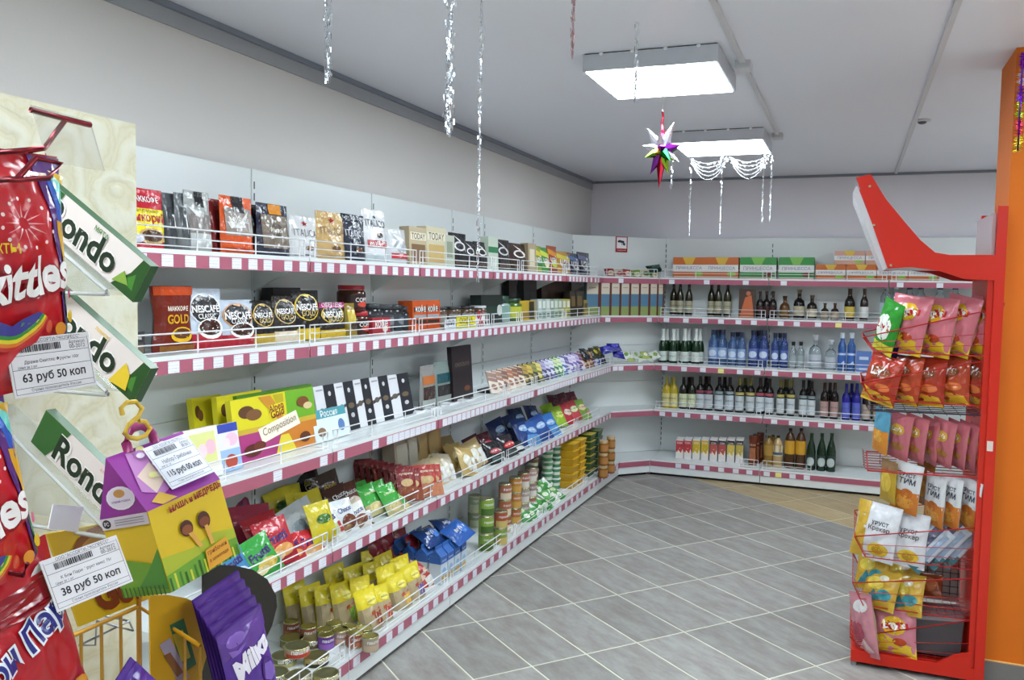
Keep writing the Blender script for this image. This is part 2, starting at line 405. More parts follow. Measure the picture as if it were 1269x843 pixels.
def fascia(sh, L, d, labels, guard, gl=None):
    link('price_strip', MB().box(.006, -d-.006, -.062, L-.006, -d+.001, -.016, st).mesh('price_strip'), sh)
    for x, y in labels: link('price_label', LBLY if y else LBL, sh, (x, -d-.0062, -.039))
    if guard:
        a, b = gl or (0, L); link('wire_guard', guard_mesh(b-a), sh, (a, -d+.008, 0))
def deck_mesh(L, d, z0=-.03):
    return MB().box(.004, -d, z0, L-.004, 0, 0, pw).box(.004, -d-.004, -.016, L-.004, -d, 0, pw).mesh('shelf')
def base_mesh(L, d):
    return MB().box(.003, -d, -.03, L-.003, 0, 0, pw).box(.003, -d-.004, -.016, L-.003, -d, 0, pw).box(.003, -d-.001, -.125, L-.003, -d+.015, -.03, pw).box(.0, -d+.03, -.149, L, -d+.05, -.03, recess_shadow).box(.0, -d+.05, -.149, L, 0, -.135, recess_shadow).mesh('base_shelf')  # near-black plinth boxes stand in for the shadow under the kick panel
def labels_for(L, gap, jit, rg, y0=0, yellow=()):
    o = []; x = .05+rg.random()*gap*.5
    while x < L-.04:
        o.append((x, len(o) in yellow)); x += gap+rg.uniform(-jit, jit)
    return o
def section(label, origin, th, L, spec, group, last=False):
    t = tag(link('shelving_unit', None, None, origin, (0, 0, th)), label, 'shelving', group)
    for a, b in zip(NB[:-1], NB[1:]): link('back_panel', panel_mesh(L, a, b), t)
    link('upright', upright_mesh(), t)
    if last: link('upright', upright_mesh(), t, (L, 0, 0))
    for d, z, lb, gd, gl in spec:
        if z == ZB: s = link('base_shelf', base_mesh(L, d), t, (0, 0, z))
        else:
            s = link('shelf', deck_mesh(L, d), t, (0, 0, z))
            for x in (.008, L-.008): link('bracket', bracket(d), s, (x, 0, 0))
        fascia(s, L, d, lb, gd, gl)
    return t
rg = random.Random(3)
GL = 'white shelving units along the left wall'
names = ['section of white left wall shelving nearest the camera, holding chocolate boxes', 'second section of white left wall shelving, with dark ribboned chocolates on its middle shelf',
         'third section of white left wall shelving, with canned food at its bottom', 'narrow fourth section of white left wall shelving', 'fifth section of white left wall shelving, holding chocolate bars on its middle shelf',
         'last section of white left wall shelving, beside the angled corner']
for k in range(6):
    L = YP[k+1]-YP[k]
    g3 = [(.18, 0), (.62, 0), (.93, 0)] if k == 0 else ([(.06, 0), (.35, 0)]+[(.48+.0575*i, 0) for i in range(9)] if k == 1 else labels_for(L, .062, .003, rg))
    if k >= 5: g3 = labels_for(L, .075, .004, rg)
    spec = [(D1, Z1, labels_for(L, .115, .025, rg), k < 6, (0, .95) if k == 5 else None), (D1, Z2, labels_for(L, .105, .02, rg), 1, None),
            (D2, Z3, g3, 1, None), (D2, Z4, labels_for(L, .105, .012, rg), 1, (0, .7) if k == 5 else None), (DB, ZB, labels_for(L, .125, .02, rg), 1, (0, .8) if k == 5 else None)]
    section(names[k], (0, YP[k], 0), PI/2, L, spec, GL)
GB = 'white shelving units along the back wall'
for k, l in enumerate(['white shelving section on the back wall beside the corner, holding juice cartons at the bottom', 'white shelving section on the back wall holding green bottles at the bottom', 'white shelving section on the back wall behind the red snack rack']):
    spec = [(D1, Z1, labels_for(1, [.33, .9, .3][k], .03, rg), 1, None), (D1, Z2, labels_for(1, .16, .03, rg, yellow=(3,) if k == 1 else ()), 1, None), (D2, Z3, labels_for(1, .15, .04, rg, yellow=(3,) if k == 0 else ()), 1, (.2, 1) if k == 0 else None),
            (D2, Z4, labels_for(1, .135, .02, rg), 1, None), (DB, ZB, [(x, 0) for x in (.27, .4, .53, .66, .79, .91)] if k == 0 else ([(x, x == .16) for x in (.06, .16, .28, .40)] if k == 1 else []), k == 1 or k == 0, (.8, 1) if k == 0 else (0, .45))]
    section(l, (A+k, YC, 0), 0, 1.0, spec, GB, last=(k == 2))
# angled corner unit, local frame along its back panel
t = tag(link('corner_shelving_unit', None, None, (0, YC-A, 0), (0, 0, PI/4)), 'angled white corner shelving unit between the left and back shelves', 'shelving')
LC = A*math.sqrt(2)
for a, b in zip(NB[:-1], NB[1:]): link('back_panel', panel_mesh(LC, a, b), t)
link('upright', upright_mesh(), t)
for d, z, lb in ((D1, Z1, [(.2, 0)]), (D1, Z2, [(.07, 0), (.52, 0)]), (D2, Z3, [(.03, 0), (.09, 0), (.3, 0)]), (D2, Z4, []), (DB, ZB, [])):
    a = d/math.sqrt(2); poly = [(0, 0), (LC, 0), (LC-a, -a), (a, -a)]
    mb = MB().prism(poly, -.03, 0, 2, pw); Lf = LC-2*a
    if z == ZB: mb.box(a, -a, -.125, LC-a, -a+.015, -.03, pw).box(a+.02, -a+.03, -.149, LC-a-.02, -a+.05, -.03, recess_shadow)  # same near-black plinth in place of the recess shadow
    s = link('base_shelf' if z == ZB else 'shelf', mb.mesh('shelf'), t, (0, 0, z))
    link('price_strip', MB().box(a+.006, -a-.006, -.062, LC-a-.006, -a+.001, -.016, st).mesh('price_strip'), s)
    for x, y in lb: link('price_label', LBL, s, (a+x, -a-.0062, -.039))
    if z > .7: link('wire_guard', guard_mesh(Lf), s, (a, -a+.008, 0))
# camera sign on the corner panel
Hs = hit(770, 303, Vector((0, YC-A, 0)), _n)
cs = thing('camera_sign', [('camera_sign', MB().box(-.065, -.003, -.075, .065, 0, .075, card('#a5222c')).mesh('sign'), None)], Hs+_n*.002, (0, 0, PI/4), 'small red and white warning sign with a camera picture on the corner panel', 'sign')
mb = MB(); S = lambda u, v, e: (u*.13, -.003-e, (v-.5)*.15)
draw(mb, [R(-.42, .24, .42, .94, '#e9e6ea'), P([(-.3, .62), (-.26, .78), (.2, .72), (.24, .58)], '#26262c'), P([(.1, .6), (.3, .56), (.28, .42), (.12, .46)], '#26262c'), E(-.3, .68, .05, .05, '#26262c'), R(.0, .46, .06, .62, '#26262c'), T(0, .12, .7, 'ВИДЕОНАБЛЮДЕНИЕ', '#e9e6ea')], S, .13, .15, card)
link('sign_print', mb.mesh('sign_print'), cs)
# ================================================================= goods on the left wall, top shelf
W_, K_ = '#e8e6e6', '#16161a'
L1 = LEFT(.20); G1 = 'coffee pouches on the top left shelf'
def g1(p0, p1, py, base, pr, label, shape='doy', d=.06, pl=L1, name='coffee_pouch', cat='pouch', **k):
    return good(pl, p0, p1, py, Z1, shape, d, base, pr, label+' on the top left shelf', name, cat, G1, lean=2, **k)
g1(161, 211, 233, '#b8162b', [R(-.49, .12, .49, .66, '#e8d21c'), T(0, .82, .72, 'МАККОФЕ', W_, 0, .02), T(0, .62, .6, 'натуральный', '#7a6a10'), T(0, .50, .9, 'Цикорий', '#a01818', 0, .03), E(.05, .2, .34, .14, '#c4a06a'), E(.05, .21, .27, .10, '#4a2a14'), E(-.3, .16, .14, .07, '#d8d8ea')], 'red and yellow chicory pouch, the leftmost', d=.07)
g1(210, 226, 239, '#55585c', [R(-.3, .2, .45, .75, '#3a3d42'), T(.05, .45, .2, '1', W_)], 'grey pouch marked 1 beside the red and yellow chicory pouch', pl=LEFT(.17))
g1(225, 240, 239, '#6a6d70', [R(-.3, .2, .45, .75, '#45484c'), T(.05, .45, .2, '1', W_)], 'narrow grey pouch marked 1, left of the silver pouch,', pl=LEFT(.19))
g1(237, 268, 237, '#9b9d9c', [R(-.42, .05, .4, .3, '#b9bcbb'), R(-.42, .3, .4, .62, '#7c7370'), R(-.12, .74, .2, .99, '#1e1f22'), P([(-.45, .75), (0, .62), (-.05, .56), (-.2, .6)], W_)], 'silver see-through pouch with a black clip')
g1(267, 286, 247, '#7c1f22', [R(-.3, .1, .3, .8, '#5a1618')], 'dark red pouch behind the orange one', pl=LEFT(.15))
g1(281, 320, 244, '#d4521a', [R(-.42, .32, .42, .8, '#8d837c'), R(-.16, .72, .2, 1.0, '#232024'), P([(-.38, .55), (.1, .5), (.3, .76), (.12, .46), (-.3, .44)], '#d8d6d4'), T(-.02, .6, .6, 'ЖИВОЙ', '#d9d5d2'), R(-.45, .03, .45, .1, '#b84012')], 'orange pouch with a silver window and black clip')
g1(319, 331, 254, '#26242e', [], 'dark pouch edge between the orange and the navy pouch', pl=LEFT(.16))
g1(326, 364, 253, '#23253a', [R(-.15, .8, .25, .99, '#d98a20'), R(-.42, .15, .42, .78, '#77695c'), E(0, .5, .22, .13, '#55483c'), T(0, .5, .4, 'Живой', '#d8d2c8'), E(.12, .72, .07, .05, '#f4efe4')], 'navy pouch with an orange top stripe and brown window')
def italica(p0, p1, py, base, tc, lab, red=1):
    g1(p0, p1, py, base, [STAR(0, .82, .13, .8*.7, '#a32026' if red else W_), T(0, .6, .82, 'ITALICA' if red else 'ITALICO', tc, 0, .0), E(.05, .24, .16, .06, '#6a4526'), R(-.45, .06, .45, .09, tc)], lab)
italica(366, 399, 268, '#d2d2d4', '#4c4c55', 'white coffee pouch with a red star')
italica(399, 433, 263, '#c3a067', '#8a6a3a', 'tan coffee pouch with a red star')
italica(430, 458, 266, '#1d2236', '#c9c8d2', 'navy coffee pouch with a white star', 0)
g1(456, 485, 260, '#dcdce0', [STAR(0, .86, .07, .6, '#444'+'850'), T(0, .74, .8, 'ITALICO', '#5a5a66'), R(-.4, .28, .45, .42, '#b0454c'), T(0, .35, .7, 'espresso', W_, 8), E(.1, .52, .12, .05, '#4a352c'), R(-.45, .03, .45, .14, '#b8c4c8')], 'tall white coffee pouch with a red band', d=.07)
g1(485, 509, 284, '#c5c7cb', [R(-.4, .15, .4, .3, '#b8343c'), E(.1, .5, .3, .18, '#a3a6ac'), P([(-.3, .9), (.3, .7), (.1, .6)], '#eeeef2')], 'crumpled silver pouch with a red patch')
for p0, p1, b, l in ((508, 530, '#bba98a', 'tan carton with a brown window'), (529, 554, '#cfc6a8', 'cream carton beside the tan one')):
    g1(p0, p1, 282, b, [R(-.38, .1, .38, .55, '#7d5c3c' if p0 == 508 else '#c2a468'), R(-.44, .66, .44, .86, '#e3dcc6'), T(0, .76, .76, 'TODAY', '#5a4632')], l, shape='box', name='coffee_carton', cat='box')
g1(552, 564, 292, '#b9bdae', [R(-.3, .3, .3, .8, '#8c937f'), T(0, .6, .5, '250', '#444')] if 0 else [R(-.3, .3, .3, .8, '#8c937f')], 'narrow pale green carton beside the cream one', shape='box', name='coffee_carton', cat='box')
row = [(562, 583, 289, '#1b1a1d', 'first black pouch from the left, with a white leaf print,', '#dcdce0'), (579, 593, 299, '#222025', 'short black pouch behind the tinsel', '#dcdce0'), (592, 608, 300, '#1d1b1e', 'black pouch with a white oval right of the tinsel', '#e6e6e6'),
       (617, 636, 297, '#262322', 'black pouch with silver glints right of the pale green carton', '#cfcfd3'), (635, 657, 302, '#3a2a22', 'brown pouch with white ovals', '#e4e2de')]
for p0, p1, py, b, l, c in row:
    g1(p0, p1, py, b, [E(0, .62, .32, .14, c), E(0, .62, .24, .09, b), P([(-.3, .95), (.1, .8), (.35, .45), (.2, .7)], c), R(-.35, .1, .35, .2, '#5a4a3e')], l)
g1(606, 618, 294, '#c3cfc0', [R(-.5, .52, .5, .7, '#2f7d52'), R(-.3, .1, .3, .4, '#e4e8de')], 'pale carton with a green band', shape='box', name='coffee_carton', cat='box')
for p0, p1, py, b, c2, l in ((655, 665, 302, '#a8977a', '#d8cdb4', 'narrow tan carton beside the brown pouch'),):
    g1(p0, p1, py, b, [R(-.3, .2, .3, .8, c2)], l, shape='box', name='coffee_carton', cat='box')
for p0, p1, py, b, c2, c3, l in ((664, 675, 305, '#8d9a3c', '#d8c83c', '#3a7d3a', 'yellow-green tea pouch'), (673, 684, 307, '#4c8a42', '#c8d84c', '#e0d8a0', 'green tea pouch'), (682, 694, 305, '#9c4a2c', '#d88a2c', '#c8d040', 'orange-red tea pouch'),
                           (692, 711, 312, '#b8862c', '#dcc83c', '#6a3a1e', 'yellow-orange tea pouch'), (707, 721, 314, '#1c2a4a', '#4a6a9c', '#16203a', 'dark blue pouch left of the last navy one'), (719, 734, 313, '#1e2038', '#56608c', '#141628', 'last navy pouch at the right end')):
    g1(p0, p1, py, b, [P([(-.45, .9), (.45, .75), (.45, .55), (-.45, .7)], c2), E(.05, .36, .3, .14, c3), T(0, .5, .6, 'чай', W_)], l)

# ----------------------------------------------------------------- second left shelf
L2 = LEFT(.21); G2 = 'instant coffee on the second left shelf'
def g2(p0, p1, py, base, pr, label, shape='doy', d=.06, pl=L2, name='coffee_pouch', cat='pouch', **k):
    return good(pl, p0, p1, py, Z2, shape, d, base, pr, label+' on the second left shelf', name, cat, G2, lean=2, **k)
g2(160, 180, 412, '#3c3836', [R(-.4, .55, .4, .9, '#1d1b1c'), T(0, .72, .6, 'COFFEE', W_), R(-.4, .1, .4, .45, '#6a5a48')], 'small dark coffee box at the left end', shape='box', d=.05, name='coffee_box', cat='box')
g2(196, 246, 355, '#6e2216', [R(-.49, .86, .49, .99, '#c4481a'), T(0, .66, .56, 'МАККОФЕ', '#f0e4d4', 0, .02), T(0, .50, .62, 'GOLD', '#d8a020', 0, .02), E(.08, .26, .30, .12, '#e0b020'), E(.08, .28, .24, .08, '#5c3210'), R(-.44, .03, .44, .1, '#8a5a20')], 'reddish brown hourglass pouch with a golden cup', shape='hour', d=.06)
def nes(p0, p1, py, base, disc, ring, cup, lab, l2='CLASSIC', bot='#a82030', top=None, big=1):
    pr = [E(-.02, .66, .44, .27 if big else .25, ring), E(-.02, .66, .40, .25 if big else .22, disc), T(-.02, .68, .76, 'NESCAFÉ', W_, 0, .03), T(-.02, .545, .5, l2, '#c8b070' if l2 == 'GOLD' else W_)]
    if cup: pr = [R(-.49, 0, .49, .26, bot)]+pr+[E(.05, .34, .38, .17, '#f0ece8'), E(.03, .36, .31, .13, '#3a1a10')]
    else: pr = pr+[R(-.49, .02, .49, .24, bot)]
    if top: pr += [R(-.5, .84, .5, .995, top), T(0, .92, .8, 'СУПЕР ЦЕНА', W_)]
    g2(p0, p1, py, base, pr, lab)
nes(239, 282, 358, '#c3cfdf', '#1a1518', '#d9dde6', 1, 'large white and red coffee pouch with a steaming cup')
nes(280, 321, 372, '#b8c2d2', '#1a1518', '#c08a5a', 1, 'smaller white and red coffee pouch with a cup')
g2(340, 374, 357, '#1a1718', [R(-.5, .8, .5, .98, '#2c2626')], 'plain black carton behind the golden pouches', shape='box', pl=LEFT(.10), name='coffee_carton', cat='box')
nes(318, 346, 373, '#1c1819', '#151214', '#c8a44c', 0, 'black pouch with a gold ring beside the smaller cup pouch', 'GOLD', '#b89a3c')
nes(345, 374, 367, '#2a2422', '#171416', '#c9b078', 0, 'second black coffee pouch with a gold ring and cream flowers', 'GOLD', '#d8c8b0')
nes(369, 402, 360, '#18161a', '#151316', '#d8b83c', 0, 'tallest black coffee pouch with a yellow ring', 'GOLD', '#d0b030')
nes(402, 433, 375, '#211c1c', '#171416', '#d8b43c', 0, 'black coffee pouch with a magenta discount header', 'GOLD', '#c8a830', '#a0286a')
g2(434, 446, 376, '#8a7428', [R(-.4, .4, .4, .8, '#c8b040'), E(0, .3, .3, .12, '#3a2a18')], 'slim yellow-brown pouch beside the red-lidded jars')
def jar_parts(r, h, glassc, lid, lab, lidh=.022, prints=()):
    key = ('jar', round(r, 3), round(h, 3), glassc, lid, lab, repr(prints))
    if key not in PK:
        mb = MB().lathe([(r*.9, 0), (r, .006), (r, h-lidh-.014), (r*.86, h-lidh-.002)], mat(glassc, .15), 18)
        ml = MB().lathe([(r*.9, h-lidh), (r*.92, h-.003), (r*.88, h)], mat(lid, .35), 18)
        m2 = MB(); S = lambda u, v, e: ((r+.0006+e)*math.sin(u*PI*.9), -(r+.0006+e)*math.cos(u*PI*.9), h*.14+v*h*.5)
        draw(m2, [R(-.5, 0, .5, 1, lab)]+list(prints), S, 2.8*r, h*.5, card, 0, sub=14)
        PK[key] = [('coffee_jar', mb.mesh('jar'), None), ('lid', ml.mesh('lid'), 0), ('label', m2.mesh('label'), 0)]
    return PK[key]
def put(parts, loc, th, label, cat, group=None, name=None, rot=None):
    p = [(name or parts[0][0],)+tuple(parts[0][1:])]+list(parts[1:])
    return thing(p[0][0], p, loc, rot or (0, 0, th), label, cat, group)
def jar_at(p0, p1, py, z, zoff, pl, gc, lid, lab, label, group, prints=(), name='coffee_jar', cat='jar', lidh=.022):
    c, w_, h_, th = face(pl, p0, p1, py, z+zoff)
    r = w_/2
    return put(jar_parts(r, h_, gc, lid, lab, lidh, prints), c-pl[1]*r+Vector((0, 0, .0006)), th, label, cat, group, name)
cp = (T(0, .6, .5, 'COFFEE', W_),)
jar_at(446, 464, 386, Z2, 0, LEFT(.19), '#4a2418', '#a81e28', '#2a1612', 'lower jar with a red lid, under another jar on the second left shelf', G2, cp+(E(0, .25, .2, .2, '#c84030'),))
zj = face(LEFT(.19), 446, 464, 386, Z2)[2]
jar_at(441, 460, 354, Z2, zj+.001, LEFT(.19), '#4a2418', '#a81e28', '#2a1612', 'upper jar with a red lid, stacked on another jar on the second left shelf', G2, cp+(E(0, .25, .2, .2, '#c84030'),))
g2(462, 484, 394, '#a02834', [T(0, .6, .7, 'кофе', W_), E(.2, .3, .15, .2, '#d8c8b8')], 'low red carton beside the red-lidded jars', shape='box', name='coffee_box', cat='box', d=.04)
for i, (p0, p1, py) in enumerate(((463, 479, 377), (478, 494, 378), (492, 507, 378), (508, 521, 380))):
    jar_at(p0, p1, py, Z2, 0, LEFT(.14 if i < 3 else .18), '#2c2f33', '#33373c', '#3c4147', 'dark grey coffee jar, %s from the left in the row behind the low red carton' % ['first', 'second', 'third', 'last'][i], G2, (E(0, .5, .2, .3, '#7a7f86'),))
# orange wrapped block of jars
g2(512, 546, 373, '#c4501c', [R(-.45, .62, .45, .78, '#3c2a26'), R(-.45, .40, .45, .52, '#9c9aa0'), R(-.45, .22, .45, .34, '#3c2a26'), R(-.02, .05, .02, .86, '#8a3a14'), T(-.22, .7, .36, 'кофе', W_), T(.22, .7, .36, 'кофе', W_)], 'orange block pack of coffee', shape='box', d=.09, name='coffee_pack', cat='pack', pl=LEFT(.19))
for i in range(8):
    x0 = 548+i*8.3
    jar_at(x0, x0+9, 381-i*.3, Z2, 0, LEFT(.15 if i % 2 else .19), '#5a4636', '#26262a' if i != 6 else '#c8c8cc', '#8c8a88', 'small glass coffee jar, %s from the left behind the standing price cards' % ['first', 'second', 'third', 'fourth', 'fifth', 'sixth', 'seventh', 'last'][i], G2, lidh=.015)
for p0, p1, py, b, l, tx in ((551, 565, 396, '#d4d8e0', 'white price card standing at the front of the second left shelf', 'цена'), (566, 589, 392, '#dcd02c', 'yellow price card standing at the front of the second left shelf', 'СКИДКА'), (589, 601, 391, '#e4dede', 'white and red price card right of the yellow card on the second left shelf', '%')):
    good(LEFT(.275), p0, p1, py, Z2, 'box', .003, b, [T(0, .6, .7, tx, '#a82430' if tx == '%' else '#4a4440'), R(-.4, .15, .4, .25, '#8a8890')], l, 'price_card', 'card')
g2(597, 625, 366, '#182420', [R(-.45, .3, .45, .6, '#22382e'), E(.3, .45, .12, .2, '#c8ccc8')], 'black-green carton beside the small glass jars', shape='box', d=.08, name='coffee_carton', cat='box', pl=LEFT(.16))
jar_at(621, 640, 367, Z2, 0, LEFT(.18), '#9fb0ac', '#123c2c', '#7e9c94', 'pale jar with a large dark green lid on the second left shelf', G2, lidh=.05)
jar_at(639, 652, 370, Z2, 0, LEFT(.18), '#4a6a2c', '#123a22', '#b8b83c', 'green jar with a yellow label on the second left shelf', G2, lidh=.03)
g2(645, 663, 373, '#b89a2c', [R(-.45, .1, .45, .4, '#8a6a1c'), R(.1, .05, .45, .95, '#2a261e')], 'yellow and black tin beside the green jar', shape='box', d=.07, name='coffee_tin', cat='tin', pl=LEFT(.18))
for i, (p0, p1, py, b) in enumerate(((632, 641, 348, '#17181c'), (650, 658, 348, '#202226'), (657, 666, 348, '#1a1d20'), (672, 682, 348, '#2a1814'), (681, 690, 348, '#35201a'), (689, 699, 348, '#2c1a15'), (698, 709, 348, '#231713'))):
    g2(p0, p1, py, b, [R(-.3, .3, .3, .7, '#46352c' if i > 2 else '#30343a')], ('tall black gift carton, %s in the back row' % ['first', 'second', 'third'][i]) if i < 3 else ('tall brown gift carton, %s in the back row' % ['first', 'second', 'third', 'fourth'][i-3]), shape='box', d=.05, pl=LEFT(.075), name='gift_carton', cat='box')
cols = ['#b4bcb8', '#8ea69c', '#c3c8be', '#7e988c', '#a8b8a0', '#98a888', '#b8b058', '#c8b83c']
for i in range(8):
    g2(667+i*5, 672.4+i*5, 371, cols[i], [R(-.3, .55, .3, .9, '#dfe3dc'), R(-.3, .1, .3, .3, '#5f776a')], 'slim %s tea box, %s in its tight row' % ('yellow' if i > 5 else 'pale green', ['first', 'second', 'third', 'fourth', 'fifth', 'sixth', 'seventh', 'last'][i]), shape='box', d=.06, name='tea_box', cat='box', pl=LEFT(.19))
for i, (p0, p1, py, b) in enumerate(((707, 715, 361, '#2a221c'), (714, 724, 361, '#3c3228'), (722, 735, 372, '#b59a48'))):
    g2(p0, p1, py, b, [R(-.3, .4, .3, .8, '#7a6238')], ['dark tea tin', 'brown tea tin', 'low yellow tea tin'][i]+' near the corner', shape='box', d=.06, name='tea_tin', cat='tin', pl=LEFT(.19))

# ----------------------------------------------------------------- angled corner: cartons, snacks and sweets
GC = 'tall spirit cartons on the corner shelf'
wds = [(727, 745, 1), (745, 758, 0), (758, 770, 0), (770, 782, 0), (782, 794, 0), (794, 806, 0), (806, 816, 0), (815, 823, 0)]
for i, (a_, b_, k) in enumerate(wds):
    good(CORN(.20), a_, b_, 348, Z2, 'box', .06, '#6f8c98', [R(-.5, .62, .5, 1, '#cfc4b4'), R(-.5, .0, .5, .26, '#8a9a5c'), R(-.5, .26, .5, .6, '#4f7894'), R(.28, 0, .5, 1, '#5a2a1c'), T(-.1, .8, .5, 'КОНЬЯК', '#6a4a3a')],
         'tall blue and cream spirit carton on the corner shelf, %s from the left' % ['first', 'second', 'third', 'fourth', 'fifth', 'sixth', 'seventh', 'last'][i], 'spirit_carton', 'box', GC)
for i, (px, py, b, c) in enumerate(((757, 340, '#a33a3c', '#d8c8b0'), (768, 341, '#c9c4b8', '#b03a3a'), (779, 341, '#b44a3c', '#e0d8c8'), (790, 342, '#7a9a3c', '#e8e0c0'), (801, 341, '#c8c0a8', '#4a7a3a'), (812, 343, '#4a6a3c', '#d8c890'))):
    lay(px, py-2, 0, .10, .10, .04, 'pillow', b, [E(0, .5, .35, .25, c), T(0, .52, .6, 'снек', b)], 'small snack bag on the top corner shelf, %s from the left' % ['first', 'second', 'third', 'fourth', 'fifth', 'last'][i], tilt=22, yaw=45, roll=6*(i % 3-1), name='snack_bag', plane=CORN(.18), group='snack bags on the top corner shelf')
lay(812, 331, 0, .16, .09, .05, 'pillow', '#14342e', [E(0, .5, .3, .2, '#2a5a4a')], 'dark green bag lying over the snack bags on the top corner shelf', tilt=40, yaw=45, roll=-8, name='snack_bag', plane=CORN(.15))
for i, (px, py) in enumerate(((752, 431), (762, 428), (768, 437))):
    lay(px, py, 0, .13, .10, .05, 'pillow', '#2a2a8c', [E(0, .5, .3, .2, '#5a5ac8')], 'shiny blue sweet bag on the middle corner shelf, %s of three' % ['leftmost', 'topmost', 'rightmost'][i], tilt=50, yaw=40, roll=12*(i-1), name='sweet_bag', plane=CORN(.27), group='blue sweet bags on the corner shelf')
for i in range(7):
    px = 776+i*6; py = 439+(i % 2)*3
    lay(px, py, 0, .09, .085, .035, 'pillow', ['#d8dcd2', '#a9b86a', '#c8d0c8'][i % 3], [E(0, .5, .25, .25, ['#7a9a4a', '#e8e8d0', '#8aa060'][i % 3])], 'pale green and white sweet packet on the middle corner shelf, %s from the left' % ['first','second','third','fourth','fifth','sixth','last'][i], tilt=38, yaw=45, roll=20*(i % 3-1), plane=CORN(.28), name='sweet_packet', cat='packet', group='pale sweet packets on the corner shelf')

# ----------------------------------------------------------------- third left shelf: chocolates
L3 = LEFT(.33); G3 = 'chocolates on the third left shelf'
def g3(p0, p1, py, base, pr, label, shape='box', d=.03, pl=L3, name='chocolate_box', cat='box', **k):
    return good(pl, p0, p1, py, Z3, shape, d, base, pr, label, name, cat, G3, **k)
def choc(p0, p1, py, pl, lab, full, lean=8):
    pr = [R(-.5, 0, .5, 1, '#d8cc22'), E(-.34, .78, .09, .1, '#5c3a22'), E(-.26, .72, .09, .09, '#7a5230')]
    if full: pr += [R(.13, .5, .5, 1, '#6ca826'), R(-.5, 0, .03, .46, '#a83a78'), R(.03, 0, .5, .46, '#c87a28'), R(-.5, .44, .5, .52, '#c8a83a'), P([(-.2, .98), (-.05, .98), (.08, .6), (.02, .55)], '#c8882c'), P([(-.02, .98), (.1, .98), (.1, .66), (.06, .6)], '#b8a420'),
                    P([(-.06, .0), (.2, 0), (.12, .3), (.02, .3)], '#dcc83c'), P([(-.24, .48), (.24, .66), (.28, .42), (-.2, .24)], '#ece4d4'), P([(-.1, .62), (.08, .68), (.1, .84), (-.08, .82)], '#e0cc28'), T(0, .76, .18, 'Alpen', '#7a2a1c', 8, .02), T(.005, .68, .16, 'Gold', '#7a2a1c', 8, .02), T(.02, .46, .42, 'Composition', '#8a6a4a', 9, 0),
                    E(.34, .78, .08, .09, '#7a4a24'), E(.4, .7, .06, .06, '#d8c090'), E(-.32, .17, .1, .1, '#5a2418'), E(-.24, .22, .07, .07, '#6c3222'), E(.32, .18, .07, .09, '#5a2c14')]
    return g3(p0, p1, py, '#d8cc22', pr, lab, pl=pl, lean=lean, d=.025)
choc(246, 282, 492, LEFT(.13), 'yellow chocolate box farthest back, left of the large four-coloured box', 0)
choc(275, 330, 488, LEFT(.20), 'yellow chocolate box right behind the large four-coloured box', 0, 6)
g3(300, 392, 484, '#4a7a26', [], 'green-backed chocolate box behind the large four-coloured box', pl=LEFT(.22), lean=6)
choc(294, 395, 489, LEFT(.29), 'large yellow, green, purple and orange chocolate box with a cream label', 1)
g3(232, 277, 532, '#e4dcd4', [R(-.4, .3, .4, .9, '#d8d890'), E(.25, .6, .14, .15, '#e8b8c8'), E(.02, .55, .12, .14, '#f0d0d8'), E(-.2, .5, .1, .1, '#9ab84a'), R(-.5, .0, .5, .2, '#e8e4e0')], 'white chocolate box with pink flowers, at the left end of the third left shelf', pl=LEFT(.34), lean=10)
g3(276, 301, 526, '#e2dee8', [R(-.5, .82, .5, 1, '#3a4aa8'), E(.15, .66, .3, .14, '#e8c0d4'), E(-.1, .6, .15, .1, '#f0dce4'), R(-.5, 0, .5, .46, '#9ab8dc'), E(0, .2, .3, .15, '#b04a3c')], 'flowered chocolate box with a blue top edge beside the large four-coloured box', pl=LEFT(.33), lean=10)
g3(393, 434, 507, '#d6e2e4', [R(-.5, .72, .5, 1, '#4a98a4'), T(0, .86, .5, 'Россия', W_), E(.3, .4, .1, .2, '#5a7ab0'), E(-.3, .3, .12, .14, '#8a6a50')], 'teal and white chocolate box right of the large four-coloured box', pl=LEFT(.30), lean=14)
for i, (px, py) in enumerate(((407, 492), (434, 489), (456, 483), (475, 480), (500, 479))):
    pr = [R(-.04, 0, .5, 1, '#1f2129'), E(.22, .82, .07, .05, '#c8c8cc'), E(.22, .5, .16, .06, '#6a5a44'), E(.22, .3, .1, .05, '#c0c0c4'), P([(-.5, .42), (-.05, .5), (-.05, .56), (-.5, .5)], '#4a443c'), E(-.27, .5, .13, .06, '#5a5248'), R(-.42, .9, -.1, .93, '#9a9aa4')]
    g3([399, 424, 447, 467, 488][i], [424, 447, 467, 489, 514][i], [478, 474, 470, 467, 464][i], '#d9d9de', pr, 'upright white chocolate box with a black ribbon stripe, %s from the left' % ['first', 'second', 'third', 'fourth', 'last'][i], pl=LEFT(.24), lean=12, d=.02, name='ribboned_chocolate_box')
for i, (px, py) in enumerate(((448, 522), (468, 517), (490, 511), (510, 508), (530, 503), (551, 498), (572, 494))):
    lay(px, py, Z3+.012, .11, .12, .018, 'box', '#dcdce2', [R(.05, 0, .45, 1, '#2a2c35'), R(-.4, .7, -.1, .75, '#9a9aa4'), E(.25, .5, .12, .08, '#6a6058')], 'flat lying white chocolate box with black stripe, %s from the left' % ['first', 'second', 'third', 'fourth', 'fifth', 'sixth', 'last'][i], tilt=89, yaw=90, name='ribboned_chocolate_box', cat='box', group='flat ribboned chocolates on the third left shelf')
g3(525, 543, 453, '#8a8886', [R(-.4, .55, .4, .75, '#b86a34'), R(-.4, .2, .4, .5, '#3c2a24'), R(-.45, 0, .45, .2, '#9aa09c')], 'grey see-through gift bag with an orange band', shape='doy', pl=LEFT(.22), name='gift_bag', cat='bag', d=.05)
